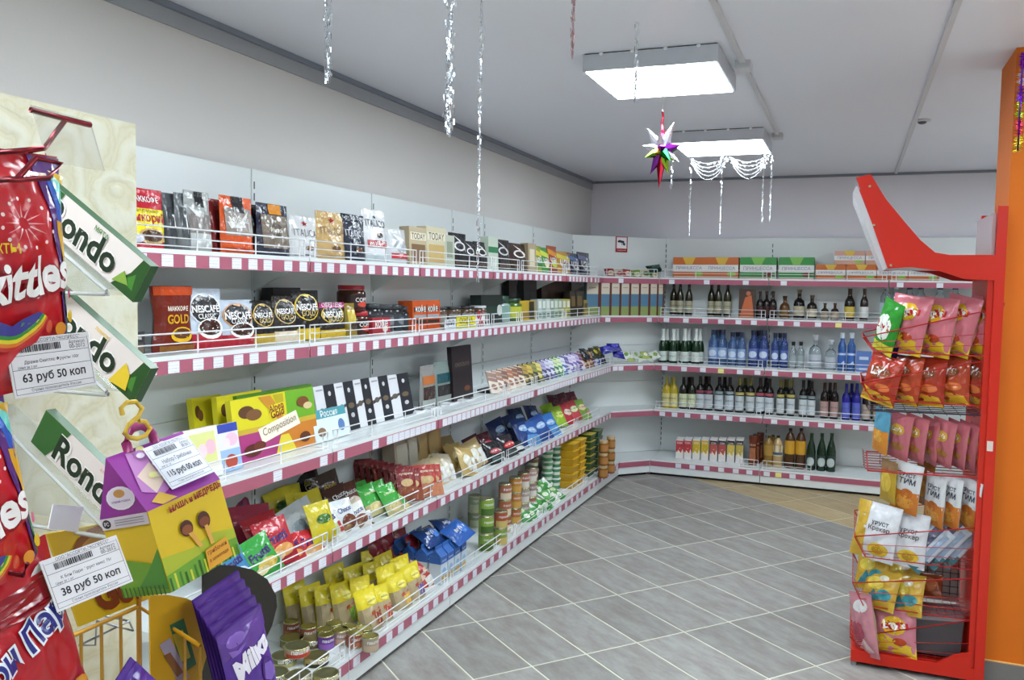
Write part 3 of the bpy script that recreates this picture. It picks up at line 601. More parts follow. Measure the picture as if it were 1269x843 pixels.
g3(542, 566, 448, '#7c8a86', [R(-.4, .5, .4, .72, '#1f4c54'), R(-.4, .2, .4, .45, '#2c2a2a'), R(-.45, 0, .45, .2, '#8e9490')], 'grey see-through gift bag with a teal band', shape='doy', pl=LEFT(.22), name='gift_bag', cat='bag', d=.05)
g3(563, 587, 429, '#1f1518', [T(0, .66, .7, 'CHOCOLATE', '#6a5a50'), E(.2, .2, .15, .05, '#6a3a20')], 'tall upright black chocolate box', pl=LEFT(.24), lean=4)
lay(607, 482, Z3+.02, .17, .11, .03, 'box', '#191517', [R(-.4, .3, .4, .4, '#4a3428')], 'flat black chocolate box lying beside the upright black one', tilt=88, name='chocolate_box', cat='box')
bars = [('#c8b8a8', '#7a4a34'), ('#d4c8bc', '#8a5a40'), ('#c4a890', '#6a3a28'), ('#d8d0c4', '#9a5a34'), ('#cbb9a6', '#7c4830'), ('#d6cabc', '#6a4430'), ('#3c3a26', '#a88a3c'), ('#4a4a2c', '#c8a84c'), ('#33322a', '#8a8a4c'), ('#6a6a3a', '#d8c870'), ('#3c3a5c', '#a8a0c8'), ('#4a4878', '#c8c8dc'),
        ('#5c5a8c', '#d8d8e4'), ('#3a6a5c', '#c8d8a8'), ('#4a8a5c', '#d8e0b8'), ('#4a6a9c', '#d8dce8'), ('#c8c8d4', '#6a5a9c'), ('#6a5aa0', '#d8d0e8'), ('#7a6cae', '#e0d8ec'), ('#5c4c94', '#c8b8dc'), ('#d8d4e0', '#7a4a5c'), ('#7a4c34', '#d8b890'), ('#8a5a3c', '#e0c8a0'), ('#6a3c2a', '#c8a078'), ('#c8c4d8', '#4a5aa0'), ('#3a4a8a', '#c0c8e4'), ('#28304c', '#8a94c0'), ('#1f2640', '#7a86b8')]
bn = ['white and brown', 'cream and brown', 'pale brown', 'olive', 'dark olive', 'violet', 'pale violet', 'green', 'blue and white', 'lilac', 'purple', 'brown', 'deep blue', 'dark blue']
ON = ['first', 'second', 'third', 'fourth', 'fifth', 'sixth', 'seventh', 'eighth', 'ninth', 'tenth', 'eleventh', 'twelfth', 'thirteenth', 'fourteenth', 'fifteenth', 'sixteenth', 'seventeenth', 'eighteenth', 'nineteenth', 'twentieth', 'twenty-first', 'twenty-second', 'twenty-third', 'twenty-fourth', 'twenty-fifth', 'twenty-sixth', 'second last', 'last']
n = len(bars); ya, yb = bp(620, 470, 0, .34).y, bp(752, 440, 0, .34).y
for i, (b, c) in enumerate(bars):
    y = ya+(yb-ya)*i/(n-1)
    me = pack('box', .085, .165, .010, b, (R(-.5, .55, .5, 1, c), E(0, .3, .3, .14, c), R(-.5, .96, .5, 1, b), T(0, .72, .8, 'шоколад', b)), name='chocolate_bar')
    thing('chocolate_bar', [('chocolate_bar', me, None)], (.31, y, Z3+.002), (math.radians(-36), math.radians(12), math.radians(62)), '%s chocolate bar leaning in the row near the corner, %s from the left' % (bn[i//2 if i < 26 else 13], ON[i]), 'bar', 'chocolate bars on the third left shelf')
for i, (px, py, b, c) in enumerate(((727, 437, '#2a2c3c', '#6a6a4c'), (738, 436, '#3a3c2c', '#c8b83c'), (744, 434, '#4a4c20', '#d8c848'))):
    lay(px, py, Z3+.08, .11, .12, .04, 'pillow', b, [E(0, .5, .3, .2, c)], '%s sweet bag at the end of the chocolate bars on the third left shelf' % ['dark grey', 'dark olive', 'yellow-printed'][i], tilt=40, yaw=80, plane=LEFT(.30), name='sweet_bag')
# ----------------------------------------------------------------- fourth left shelf: snack bags
G4 = 'snack and sweet bags on the fourth left shelf'
ORD = ['first', 'second', 'third', 'fourth', 'fifth', 'sixth', 'seventh', 'eighth', 'ninth', 'tenth', 'eleventh', 'twelfth', 'thirteenth', 'fourteenth', 'fifteenth', 'sixteenth', 'seventeenth', 'eighteenth', 'nineteenth', 'twentieth']
def g4(px, py, zo, w_, h_, base, pr, label, tilt=35, yaw=85, roll=0, d=.045, shape='pillow', **k):
    return lay(px, py, Z4+zo, w_, h_, d, shape, base, pr, label+' on the fourth left shelf', tilt*.82, yaw, roll, group=G4, xmax=.408, **k)
fr = lambda t, c1, c2: [T(0, .58, .62, t, '#3a2a6a', 6, .03), E(.08, .28, .3, .14, c1), E(-.12, .2, .2, .1, c2)]
g4(290, 640, .13, .22, .22, '#8a2a4c', fr('Frutti', '#b85a4a', '#6a3a7a'), 'large purple-red bag at the back', 25, 75, -8)
g4(318, 655, .11, .22, .21, '#962e44', fr('Frutti', '#c8783c', '#7a3a5a'), 'purple-red bag in front of the large one', 28, 80, 6)
g4(290, 702, .085, .15, .16, '#3f7fae', fr('Frutti', '#c8d8e8', '#2a4a7a'), 'light blue bag beside the green one', 32, 80, -12)
g4(302, 662, .10, .16, .19, '#2f8a3c', [], 'green bag behind the front green one', 30, 80, -14)
g4(324, 690, .085, .17, .17, '#3d9a45', fr('Frutti', '#d8b85a', '#e0d0a0'), 'front green bag with blue writing', 34, 80, -14)
for i, (px, py, zo, b) in enumerate(((333, 664, .12, '#a82430'), (345, 670, .11, '#b02834'), (360, 680, .085, '#bc2c34'), (386, 672, .085, '#c23038'))):
    g4(px, py, zo, .18, .19, b, fr('Frutti', '#d89a5a', '#e0b890'), 'red bag with blue writing, %s from the left' % ORD[i], 33, 80, -6+3*i)
for i, (px, py) in enumerate(((352, 628), (366, 622), (376, 632), (392, 630), (402, 645))):
    g4(px, py, .12, .15, .17, '#c4b42a', [E(0, .55, .3, .12, '#4a7a3a'), T(0, .55, .5, 'чипсы', '#3a2a1c')], 'yellow bag in the back rows, %s from the left' % ORD[i], 28, 80, 8*(i % 3-1))
for i, (px, py, b) in enumerate(((386, 603, '#2c2226'), (411, 608, '#3a2c26'))):
    g4(px, py, .15, .17, .18, b, [T(0, .62, .5, 'Alpen', '#c8a83c'), T(0, .5, .5, 'Gold', '#d8c8a0'), E(.1, .25, .25, .12, '#7a4a2c')], 'dark chocolate bag, %s of two at the back' % ['left', 'right'][i], 20, 80, -8)
for i, (px, py) in enumerate(((370, 650), (380, 644))):
    g4(px, py, .10, .16, .18, '#c6ccd0', [E(0, .4, .3, .2, '#98a4ac')], 'plain white bag behind the front white one, %s of two' % ['left', 'right'][i], 32, 80, -16)
g4(408, 652, .085, .17, .18, '#d8dad6', [T(0, .66, .7, 'Fitness', '#3a3a7a', 6, .03), E(.1, .36, .22, .16, '#b8c88a'), E(-.12, .24, .22, .12, '#c8a86a'), R(.3, .2, .5, .5, '#b83a44')], 'front white bag with blue writing', 34, 80, -10)
for i, (px, py, b, c) in enumerate(((424, 622, '#4a2c26', '#8a5a3c'), (437, 618, '#5a3228', '#c8b8a8'), (430, 640, '#cfd2d6', '#6a3a2a'), (445, 640, '#d6d4d0', '#7a4a34'), (455, 650, '#c8c8c8', '#5c3a28'))):
    g4(px, py, .11 if i < 2 else .085, .15, .17, b, [T(0, .7, .6, 'Choco', '#2a3a7a' if i > 1 else W_, 6), E(.05, .36, .32, .2, c), E(-.1, .2, .24, .1, '#8a6a4a')], ('brown chocolate snack bag, %s of two' % ['left', 'right'][i]) if i < 2 else 'white bag with brown balls, %s from the left' % ORD[i-2], 33, 80, -8+4*(i % 3))
for i, (px, py) in enumerate(((452, 615), (462, 618), (474, 614), (486, 618), (497, 622))):
    g4(px, py, .09, .13, .16, '#3c9a3c', [R(-.5, 0, .5, .36, '#b0a878'), E(0, .25, .36, .14, '#d8c890'), T(0, .7, .6, 'семечки', '#d8e8b0')], 'green seed packet, %s from the left' % ORD[i], 38, 80, -5, d=.03)
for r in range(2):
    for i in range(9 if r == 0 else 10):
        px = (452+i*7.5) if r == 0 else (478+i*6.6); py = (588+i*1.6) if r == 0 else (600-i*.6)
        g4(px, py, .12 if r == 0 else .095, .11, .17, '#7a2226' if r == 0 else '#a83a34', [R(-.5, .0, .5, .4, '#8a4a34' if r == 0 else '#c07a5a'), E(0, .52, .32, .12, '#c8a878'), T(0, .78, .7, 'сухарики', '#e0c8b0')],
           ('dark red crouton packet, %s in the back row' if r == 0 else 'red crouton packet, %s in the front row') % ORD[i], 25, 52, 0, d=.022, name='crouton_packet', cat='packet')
bx = [(503, 555, '#b7a894', .12), (516, 548, '#c2b49c', .12), (528, 542, '#a98a5a', .13), (540, 540, '#b08a54', .13)]
for i, (px, py, b, h_) in enumerate(bx):
    good(LEFT(.14), px-10, px+10, py-16, Z4, 'box', .08, b, [R(-.36, .2, .36, .8, '#cfc8b8' if i < 2 else '#b89a64')], '%s biscuit box at the back of the fourth left shelf, %s from the left' % ('pale' if i < 2 else 'tan', ORD[i]), 'biscuit_box', 'box', G4, lean=6)
for i, (px, py, b, c) in enumerate(((528, 590, '#b7a488', '#8a5a34'), (545, 583, '#c6b490', '#d8d0c0'), (556, 578, '#c9bda6', '#e0dcd2'), (538, 568, '#a8946c', '#c8b890'), (570, 565, '#b89a5a', '#d8c890'), (583, 570, '#c0a468', '#e0dccc'), (592, 560, '#b8a070', '#e4e0d4'), (560, 555, '#9a8258', '#b8a880'))):
    g4(px, py, .085 if i < 3 else .10, .17, .18, b, [R(.05, .1, .5, .6, '#dcdad6'), E(-.2, .5, .2, .2, c), E(-.1, .25, .15, .1, c)], 'clear biscuit bag, %s of those beside the red packets' % ORD[i], 35, 80, 10*(i % 3-1), d=.06)
for i, (px, py, b, c) in enumerate(((592, 556, '#4a2430', '#2a1c20'), (606, 552, '#54202c', '#b83a44'), (615, 560, '#1f2224', '#b04a50'), (622, 572, '#24282a', '#c8ccc8'), (632, 552, '#2a2228', '#c83a38'), (645, 556, '#20262a', '#d0d4d0'), (655, 562, '#262a30', '#b8bcc0'))):
    g4(px, py, .10, .16, .19, b, [E(0, .55, .4, .12, c), T(0, .55, .6, 'кириешки', W_), R(-.4, .1, .4, .3, '#4a5a5a')], '%s crouton bag, %s of the dark group' % ('maroon' if i < 2 else 'black', ORD[i]), 36, 78, -10+5*(i % 3))
for i, (px, py, b) in enumerate(((622, 535, '#1f2a52'), (636, 530, '#22305c'), (650, 534, '#26407c'), (661, 536, '#2c5aa4'), (672, 530, '#2a4c90'), (684, 526, '#356cb4'), (646, 520, '#1c2850'), (664, 516, '#1e2c58'))):
    g4(px, py, .11, .18, .21, b, [R(-.5, 0, .5, .42, '#5a92c8' if i in (3, 5) else b), E(0, .6, .3, .12, '#8ab0d8'), T(0, .6, .5, 'кальмар', W_)], 'blue bag of dried fish, %s of the blue group' % ORD[i], 38, 75, -12+6*(i % 4))
for i, (px, py, b, c) in enumerate(((684, 512, '#8ab42c', '#c8d85a'), (694, 515, '#94b838', '#d0dc6a'), (704, 512, '#b83a44', '#e0c8b8'), (712, 508, '#c04a50', '#d8e0b0'), (722, 506, '#7a9a4a', '#e0c8a0'), (728, 512, '#88a85a', '#e0a088'), (700, 498, '#5a2434', '#7a3a44'), (712, 496, '#642638', '#8a444c'), (690, 500, '#4c2030', '#6a3040'))):
    g4(px, py, .10 if i < 6 else .14, .15, .18, b, [E(0, .55, .32, .16, c), T(0, .56, .6, 'сухарики', '#3a2a2a')], '%s bag, %s of the bright far-end group' % (['lime green', 'lime green', 'red', 'red', 'light green', 'light green', 'maroon', 'maroon', 'maroon'][i], ORD[i]), 38, 70, -8+6*(i % 3))

# ----------------------------------------------------------------- base deck of the left wall
def can_parts(r, h, body, band, lidc='#b8b48a', text=None, extra=()):
    key = ('can', round(r, 3), round(h, 3), body, band, lidc, text, repr(extra))
    if key not in PK:
        mb = MB().lathe([(r, 0), (r*1.02, .002), (r*.99, .004), (r*.99, h-.004), (r*1.02, h-.002), (r, h)], metalm(lidc, .3), 22)
        ml = MB().lathe([(r*.9, h-.0004), (r*.9, h-.0015), (r*.6, h-.001), (r*.02, h-.001)], metalm(lidc, .35), 22, caps=False)
        ml.lathe([(r*1.02, h-.002), (r*1.0, h+.0008), (r*.93, h+.0008), (r*.9, h-.0015)], metalm(lidc, .25), 22, caps=False)
        m2 = MB(); S = lambda u, v, e: ((r*.995+.0005+e)*math.sin(u*2*PI), -(r*.995+.0005+e)*math.cos(u*2*PI), h*.07+v*h*.86)
        draw(m2, [R(-.5, 0, .5, 1, body), R(-.22, .0, .22, .45, band)]+([T(0, .7, .28, text, W_, 0, .02)] if text else [])+list(extra), S, 2*PI*r, h*.86, card, 0, .0004, sub=24)
        PK[key] = [('tin_can', mb.mesh('can'), None), ('lid', ml.mesh('lid'), 0), ('label', m2.mesh('label'), 0)]
    return PK[key]
GT = 'tins on the bottom left shelf'
def can(px, py, zo, r, h, body, band, label, text=None, lidc='#b8b48a', rz=None, name='tin_can', g=GT):
    c = bp(px, py, 2, ZB+zo+h); c.z = ZB+zo+.0006
    put(can_parts(r, h, body, band, lidc, text), c, rz if rz is not None else math.radians(60), label, 'tin', g, name); return c
flat = [(341, 833, 0, '#8a8058', '#b8a040'), (369, 836, 0, '#a89a5c', '#c8b04c'), (352, 812, 0, '#6a6a4a', '#a8a068'), (392, 812, 0, '#b09a50', '#2a2a20'), (404, 834, 0, '#a89850', '#3a3424'), (385, 790, 0, '#8a7a44', '#5a4a2c'), (362, 790, 0, '#7a7448', '#a8985c')]
for i, (px, py, zo, b, c) in enumerate(flat):
    can(px, py, zo, .052, .036, b, c, 'flat gold fish tin on the bottom left shelf, %s in the cluster nearest the camera' % ORD[i], 'шпроты')
can(368, 800, .0375, .052, .038, '#a88a6a', '#b83a2c', 'flat pink-labelled tin stacked on top of the flat gold fish tins', 'паштет')
tall = [(361, 770, '#8a4a34', '#b86a44'), (382, 776, '#8c4c38', '#b8683c'), (402, 780, '#6a6a4a', '#8a8a5c'), (404, 786, '#6a3a8c', '#8a5ab0'), (414, 772, '#7a7a58', '#9a946a'), (422, 780, '#a88a7a', '#c8a08a'), (433, 776, '#6f7048', '#8a8456'), (440, 784, '#a8583c', '#c07a5a'), (452, 778, '#6a6c48', '#888a58'), (459, 788, '#a89a84', '#c0a890')]
for i, (px, py, b, c) in enumerate(tall):
    can(px, py, 0, .036, .062, b, c, ('purple-labelled tin in the group of small tins on the bottom left shelf' if i == 3 else 'small %s tin before the yellow sauce packs, %s of the group' % ('brown-labelled' if i in (0, 1, 7) else 'pale-labelled', ORD[i])), 'паштет')
GS = 'yellow sauce packs on the bottom left shelf'
sauce = [(375, 746, 0), (394, 748, 0), (412, 748, 0), (424, 722, 0), (432, 745, 1), (455, 738, 0), (463, 752, 2), (447, 722, 0), (478, 745, 3), (500, 730, 4), (487, 722, 0), (470, 718, 0), (517, 718, 5), (505, 710, 0), (467, 702, 0), (485, 706, 0)]
stc = ['#b8953c', '#6aa82c', '#8a3a2c', '#a83a34', '#d8a82c', '#5a4a94']
for i, (px, py, k) in enumerate(sauce):
    lay(px, py+2, ZB+.10, .135, .19, .08, 'doy', '#d9c62c', [R(-.5, 0, .5, .55, '#a89674'), R(.0, .06, .5, .38, stc[k]), P([(-.1, .42), (.5, .5), (.5, .4), (-.1, .34)], '#b04a2c'), E(.1, .68, .22, .1, '#e8dc6a'), T(.1, .68, .36, 'МАЙОНЕЗ', '#7a3a1c')] ,
        'yellow-topped mayonnaise pack on the bottom left shelf, %s counted from the near end' % ORD[i], 12, 78, 4*(i % 3-1), xmax=.47, name='sauce_pack', cat='pack', group=GS)
GP = 'pasta packs on the bottom left shelf'
for i, (px, py, b) in enumerate(((528, 716, '#b8443a'), (536, 705, '#c0504a'), (545, 712, '#c8c0ba'), (520, 700, '#a83a34'), (512, 706, '#b04038'))):
    lay(px, py, ZB+.08, .16, .20, .05, 'pillow', b, [R(-.1, .1, .4, .5, '#dcd8d4'), E(-.2, .6, .2, .12, '#d8b8a0'), T(.1, .72, .5, 'макароны', W_)], 'red and white pasta pack, %s of those beside the yellow sauce packs' % ORD[i], 42, 80, 8*(i-2), xmax=.47, name='pasta_pack', cat='pack', group=GP)
for i, (px, py) in enumerate(((472, 690), (487, 684), (503, 678), (518, 684))):
    lay(px, py, ZB+.14, .12, .20, .06, 'pillow', '#7a1f28', [E(0, .5, .3, .2, '#9a3a3c')], 'dark red pasta pack at the back of the bottom left shelf, %s from the left' % ORD[i], 10, 85, 0, name='pasta_pack', cat='pack', group=GP)
def milk_mesh():
    if 'milk' not in PK:
        w_, h_, t_ = .072, .15, .035; bl = card('#2f5fa8'); wh = card('#c4d0dc')
        mb = MB().box(-w_/2, -w_/2, 0, w_/2, w_/2, h_, wh)
        mb.prism([(-w_/2, h_), (w_/2, h_), (0, h_+t_)], -w_/2, w_/2, 0, bl).box(-w_/2, -.002, h_+t_-.004, w_/2, .002, h_+t_+.018, bl)
        S = lambda u, v, e: (u*w_, -w_/2-e, v*h_)
        draw(mb, [R(-.5, .74, .5, 1, '#2f5fa8'), T(0, .84, .7, 'МОЛОКО', W_), R(-.4, .1, .4, .3, '#c8a85a'), E(0, .45, .3, .14, '#8ab0d8')], S, w_, h_, card)
        S2 = lambda u, v, e: (w_/2+e, u*w_, v*h_); draw(mb, [R(-.5, .74, .5, 1, '#2f5fa8'), R(-.5, 0, .5, .4, '#6a9ad0')], S2, w_, h_, card)
        S3 = lambda u, v, e: (-w_/2-e, -u*w_, v*h_); draw(mb, [R(-.5, .74, .5, 1, '#2f5fa8')], S3, w_, h_, card)
        PK['milk'] = mb.mesh('milk_carton')
    return PK['milk']
GM = 'blue milk cartons on the bottom left shelf'
k = 0
for r, x in enumerate((.43, .345, .26, .175)):
    for i in range(4):
        y = 4.07+i*.083+.004*r
        thing('milk_carton', [('milk_carton', milk_mesh(), None)], (x, y, ZB+.0006), (0, 0, PI/2+.04*(i-1)), 'blue and white milk carton, %s in the %s row of the block' % ( ['nearest', 'second', 'third', 'farthest'][i], ['front', 'second', 'third', 'rear'][r]), 'carton', GM)
for i, (px, py) in enumerate(((570, 655), (535, 660), (555, 648))):
    lay(px, py, ZB+.24, .19, .14, .06, 'pillow', '#2c5aa8' if i == 0 else '#20407c', [E(.1, .5, .22, .25, '#3f74c4'), T(0, .5, .5, 'мука', W_)], 'blue flour bag lying across the milk cartons, %s of three' % ['brightest and frontmost', 'leftmost', 'rearmost'][i], 60, 85, 10*(i-1), name='flour_bag', group='blue flour bags')
# tall stacks of tins
GA = 'stacked tins of peas and corn'
def stack(px, base_py, n, r, h, body, band, label, text, lidc='#c8c4a0'):
    c = bp(px, base_py, 2, ZB); z = ZB+.0006
    for j in range(n):
        put(can_parts(r, h, body if not isinstance(body, list) else body[j % len(body)], band, lidc, text), (c.x, c.y, z), math.radians(60), label % ['bottom', 'second', 'third', 'top'][j if j < n-1 else 3], 'tin', GA, 'tin_can')
        z += h+.0012
stack(602, 682, 3, .046, .106, ['#7a9a3c', '#86a440', '#8aa848'], '#4a6a2c', 'green tin of peas, %s of the green stack beside the milk cartons', 'горошек')
stack(620, 674, 2, .042, .104, ['#8aa04c', '#a8543a'], '#c8b06a', 'red and green tin, %s of the stack right of the green one', 'горошек')
stack(625, 658, 3, .042, .104, ['#a8583a', '#b06844', '#a86a50'], '#d8c8b0', 'reddish brown tin, %s of the first brown stack', 'фасоль')
stack(638, 648, 3, .042, .104, ['#b0683c', '#b87840', '#b8803c'], '#c89a4a', 'orange-brown tin, %s of the second brown stack', 'кукуруза')
stack(648, 641, 3, .042, .104, ['#a09088', '#a89a90', '#a86a5a'], '#d0c8c0', 'grey and red tin, %s of the third stack', 'фасоль')
stack(657, 633, 3, .042, .104, ['#a8705c', '#9a8078', '#b09088'], '#d8d0c8', 'pale pink tin, %s of the fourth stack', 'фасоль')
stack(588, 652, 2, .044, .104, ['#8a9478', '#9aa488'], '#b8c0a0', 'pale green tin, %s of the half-hidden stack behind the green one', 'горошек')
# heap of foil packets
for i in range(34):
    rr = i//9; px, py = pj((.44-.05*rr+rnd.uniform(-.01, .01), 5.42+(i % 9)*.085+rnd.uniform(-.02, .02), ZB+.035+.03*rr))
    lay(px, py, ZB+.035+.03*rr, .085, .10, .03, 'pillow', ['#3f8a44', '#4a9a4c', '#dfe4dc', '#6aa85c'][i % 4], [E(0, .5, .3, .2, ['#dfe8d8', '#c8d8b0', '#4a9a50', '#e4ecd8'][i % 4])], '%s foil packet in the green heap, %s row up, %s from the left' % (['dark green', 'green', 'white', 'pale green'][i % 4], ORD[rr], ORD[i % 9]), rnd.uniform(25, 70), rnd.uniform(40, 110), rnd.uniform(-40, 40), name='foil_packet', cat='packet', group='heap of green foil packets')
GU = 'plastic tubs on the bottom left shelf'
def tub_parts(r, h, body, lidc):
    key = ('tub', r, h, body, lidc)
    if key not in PK:
        mb = MB().lathe([(r*.82, 0), (r*.96, h-.012)], card(body), 18); ml = MB().lathe([(r, h-.012), (r*1.02, h-.006), (r, h), (r*.9, h+.0005)], card(lidc), 18)
        m2 = MB().lathe([(r*.872, h*.30), (r*.92, h*.58)], card('#d8dcd0'), 18, caps=False)
        PK[key] = [('food_tub', mb.mesh('tub'), None), ('lid', ml.mesh('lid'), 0), ('label', m2.mesh('label'), 0)]
    return PK[key]
def tubs(px, py, n, r, h, body, lidc, lab):
    c = bp(px, py, 0, .30); z = ZB+.0006
    for j in range(n): put(tub_parts(r, h, body, lidc), (c.x, c.y, z), .3, lab % ['bottom', 'second', 'third', 'fourth', 'top'][j if j < n-1 else 4], 'tub', GU, 'food_tub'); z += h+.001
tubs(678, 590, 5, .044, .085, '#5a9a6a', '#d4dcd4', 'green and white tub, %s of the left green stack')
tubs(688, 588, 4, .044, .085, '#4a8a64', '#d8e0da', 'green and white tub, %s of the right green stack')
tubs(660, 590, 5, .044, .085, '#7a5a3a', '#a89a7c', 'brown tub, %s of the brown stack behind the heap of packets')
tubs(694, 600, 1, .040, .08, '#c04a34', '#dcd8d0', 'red and white tub standing alone at the %s before the yellow trays')
GY = 'stacked instant noodle trays'
def tray_mesh(b, t):
    k = ('tray', b, t)
    if k not in PK:
        a, c, h = .075, .06, .055; v = [(-a*.8, -c*.8, 0), (a*.8, -c*.8, 0), (a*.8, c*.8, 0), (-a*.8, c*.8, 0), (-a, -c, h), (a, -c, h), (a, c, h), (-a, c, h)]
        mb = MB().add(v, [(3, 2, 1, 0), (4, 5, 6, 7)]+[(i, (i+1) % 4, (i+1) % 4+4, i+4) for i in range(4)], card(b)); mb.box(-a*1.04, -c*1.04, h, a*1.04, c*1.04, h+.004, card(t))
        PK[k] = mb.mesh('noodle_tray')
    return PK[k]
for q, (px, py, n, b, t, lab) in enumerate(((705, 618, 6, '#c89a1c', '#d8b02c', 'yellow'), (714, 606, 6, '#cc9c20', '#dcb838', 'yellow'), (726, 596, 6, '#3a5a34', '#b8a83c', 'dark green'), (735, 588, 6, '#34523a', '#6a7a44', 'dark green'))):
    c = bp(px, 600, 0, .39); z = ZB+.0006
    for j in range(n):
        thing('noodle_tray', [('noodle_tray', tray_mesh(b, t), None)], (c.x, c.y, z), (0, 0, PI/2), '%s noodle tray, %s from the bottom of the %s %s stack' % (lab, ORD[j], 'nearer' if q in (0, 2) else 'farther', lab), 'tray', GY); z += .0605
for i, (px, py, n) in enumerate(((747, 592, 3), (756, 586, 3))):
    c = bp(px, py, 2, ZB); z = ZB+.0006
    for j in range(n):
        put(jar_parts(.040, .105, '#8a5a2c', '#b8a078', '#a8743c'), (c.x, c.y, z), math.radians(60), 'brown preserve jar, %s in the %s stack at the corner end of the bottom shelf' % (['lowest', 'middle', 'top'][j], ['left', 'right'][i]), 'jar', 'brown preserve jars', 'preserve_jar'); z += .106
for i, (px, py) in enumerate(((716, 545), (728, 541), (737, 546))):
    c = hit(px, py, Vector((.2, 0, 0)), Vector((1, 0, 0)))
    put(tub_parts(.042, .075, '#6a3a2c', '#8a5a44'), (.16, 6.75+i*.11, ZB+.37), .3, 'brown tub on top of the hindmost stacks, %s from the left' % ORD[i], 'tub', 'brown tubs on the hindmost stacks', 'food_tub')
    z = ZB+.0006
    for j in range(4): thing('noodle_tray', [('noodle_tray', tray_mesh('#5a3424', '#7a4a30'), None)], (.16, 6.75+i*.11, z), (0, 0, PI/2), 'brown noodle tray behind the green ones, %s up in the %s stack' % (ORD[j], ['left', 'middle', 'right'][i]), 'tray', 'brown noodle trays behind the green ones'); z += .0605+(.031 if j < 3 else 0)

# ================================================================= goods on the back wall
def bottle_parts(kind, w_, h, gl, cap, lab, neck=None, prints=()):
    key = ('bot', kind, round(w_, 3), round(h, 3), gl, cap, lab, neck, repr(prints))
    if key in PK: return PK[key]
    r = w_/2
    prof = {'wine': [(.94, 0), (1, .02), (1, .60), (.86, .68), (.44, .76), (.36, .80), (.36, .985), (.4, .99), (.4, 1)],
            'champ': [(.94, 0), (1, .02), (1, .45), (.9, .56), (.55, .70), (.38, .80), (.36, .97), (.42, .98), (.4, 1)],
            'cognac': [(.94, 0), (1, .02), (1, .52), (.9, .62), (.5, .74), (.38, .80), (.36, .97), (.4, .98), (.4, 1)],
            'vodka': [(.94, 0), (1, .02), (.98, .66), (.7, .74), (.5, .78), (.5, .97), (.52, .98), (.52, 1)],
            'squat': [(.9, 0), (1, .04), (1, .5), (.85, .62), (.4, .70), (.34, .74), (.34, .92), (.42, .93), (.42, 1)],
            'beer': [(.94, 0), (1, .02), (1, .52), (.8, .66), (.45, .80), (.36, .86), (.34, .98), (.38, .985), (.38, 1)],
            'pet': [(.9, 0), (1, .03), (.96, .3), (1, .55), (.96, .72), (.6, .86), (.3, .90), (.3, .985), (.34, .985), (.34, 1)]}[kind]
    mb = MB().lathe([(r*a, h*b) for a, b in prof], gl if not isinstance(gl, str) else mat(gl, .12, spec=.6), 18)
    out = [('bottle', mb.mesh('bottle'), None)]
    ct = {'wine': .79, 'champ': .66, 'cognac': .82, 'vodka': .86, 'squat': .86, 'beer': .90, 'pet': .93}[kind]
    cp_ = [(a, b) for a, b in prof if b >= ct]; a0 = None
    for (a, b), (a2, b2) in zip(prof, prof[1:]):
        if b < ct <= b2: a0 = a+(a2-a)*(ct-b)/(b2-b)
    cm = MB().lathe([(r*a0*1.03+.0006, h*ct)]+[(r*a*1.03+.0006, h*b+(.001 if b == 1 else 0)) for a, b in cp_], mat(cap, .3), 16)
    out.append(('cap', cm.mesh('cap'), 0))
    lb = MB(); z0, z1 = {'wine': (.08, .48), 'champ': (.06, .34), 'cognac': (.10, .44), 'vodka': (.18, .5), 'squat': (.12, .44), 'beer': (.12, .42), 'pet': (.36, .7)}[kind]
    S = lambda u, v, e: ((r*1.004+.0007+e)*math.sin(u*PI*.95), -(r*1.004+.0007+e)*math.cos(u*PI*.95), h*z0+v*h*(z1-z0))
    pr = [R(-.5, 0, .5, 1, lab)]+list(prints)
    if neck and kind == 'wine': pr.append(R(-.4, 1.08, .4, 1.28, neck))
    draw(lb, pr, S, 2*r*1.3, h*(z1-z0), card, 0, .0004, sub=12)
    if lab: out.append(('label', lb.mesh('label'), 0))
    PK[key] = out; return out
def bot(kind, px, wpx, pyt, z, dist, gl, cap, lab, label, group, neck=None, prints=(), name='bottle', cat='bottle'):
    c, w_, h, th = face(BACK(dist), px-wpx/2, px+wpx/2, pyt, z); w_ = round(w_, 2) if w_ > .045 else round(w_, 3)
    n = Vector((0, -1, 0)); return put(bottle_parts(kind, w_, h, gl, cap, lab, neck, prints), c-n*(w_/2)+Vector((0, 0, .0006)), rnd.uniform(-.1, .1), label, cat, group, name)
def gb(p0, p1, py, z, dist, d, base, pr, label, group=None, name='carton', cat='carton', shape='box', **k):
    return good(BACK(dist), p0, p1, py, z, shape, d, base, pr, label, name, cat, group, **k)
# top: juice multipacks
def multi(p0, p1, py, z, top, lab, dz=0, dist=.20, h2=None):
    gb(p0, p1, py, z, dist, .12, top, [R(-.5, .30, .5, .64, '#dedcda'), E(0, .80, .12, .14, '#e8c878'), E(0, .80, .07, .08, '#6a4a2c'), T(0, .47, .8, 'ПРИНЦЕССА', '#8a8aa0', 0, .01), R(-.5, 0, .5, .06, '#c8a08a'), E(.3, .2, .14, .1, '#8ab83c' if top != '#2f8a3c' else '#6a2a1c'), P([(-.2, 1), (.2, 1), (.1, .66), (-.1, .66)], '#d8b040' if top != '#2f8a3c' else '#7ab850')], lab, 'tea cartons on the top back shelf', 'tea_carton', 'box')
OR = '#c4682c'
multi(834, 874, 319, Z1, OR, 'orange and white tea carton on the top back shelf, left of two'); multi(874, 915, 319, Z1, OR, 'orange and white tea carton on the top back shelf, right of two')
multi(917, 962, 319, Z1, '#2f8a3c', 'green and white tea carton on the top back shelf, left of two'); multi(965, 1009, 319, Z1, '#2f8a3c', 'green and white tea carton on the top back shelf, right of two')
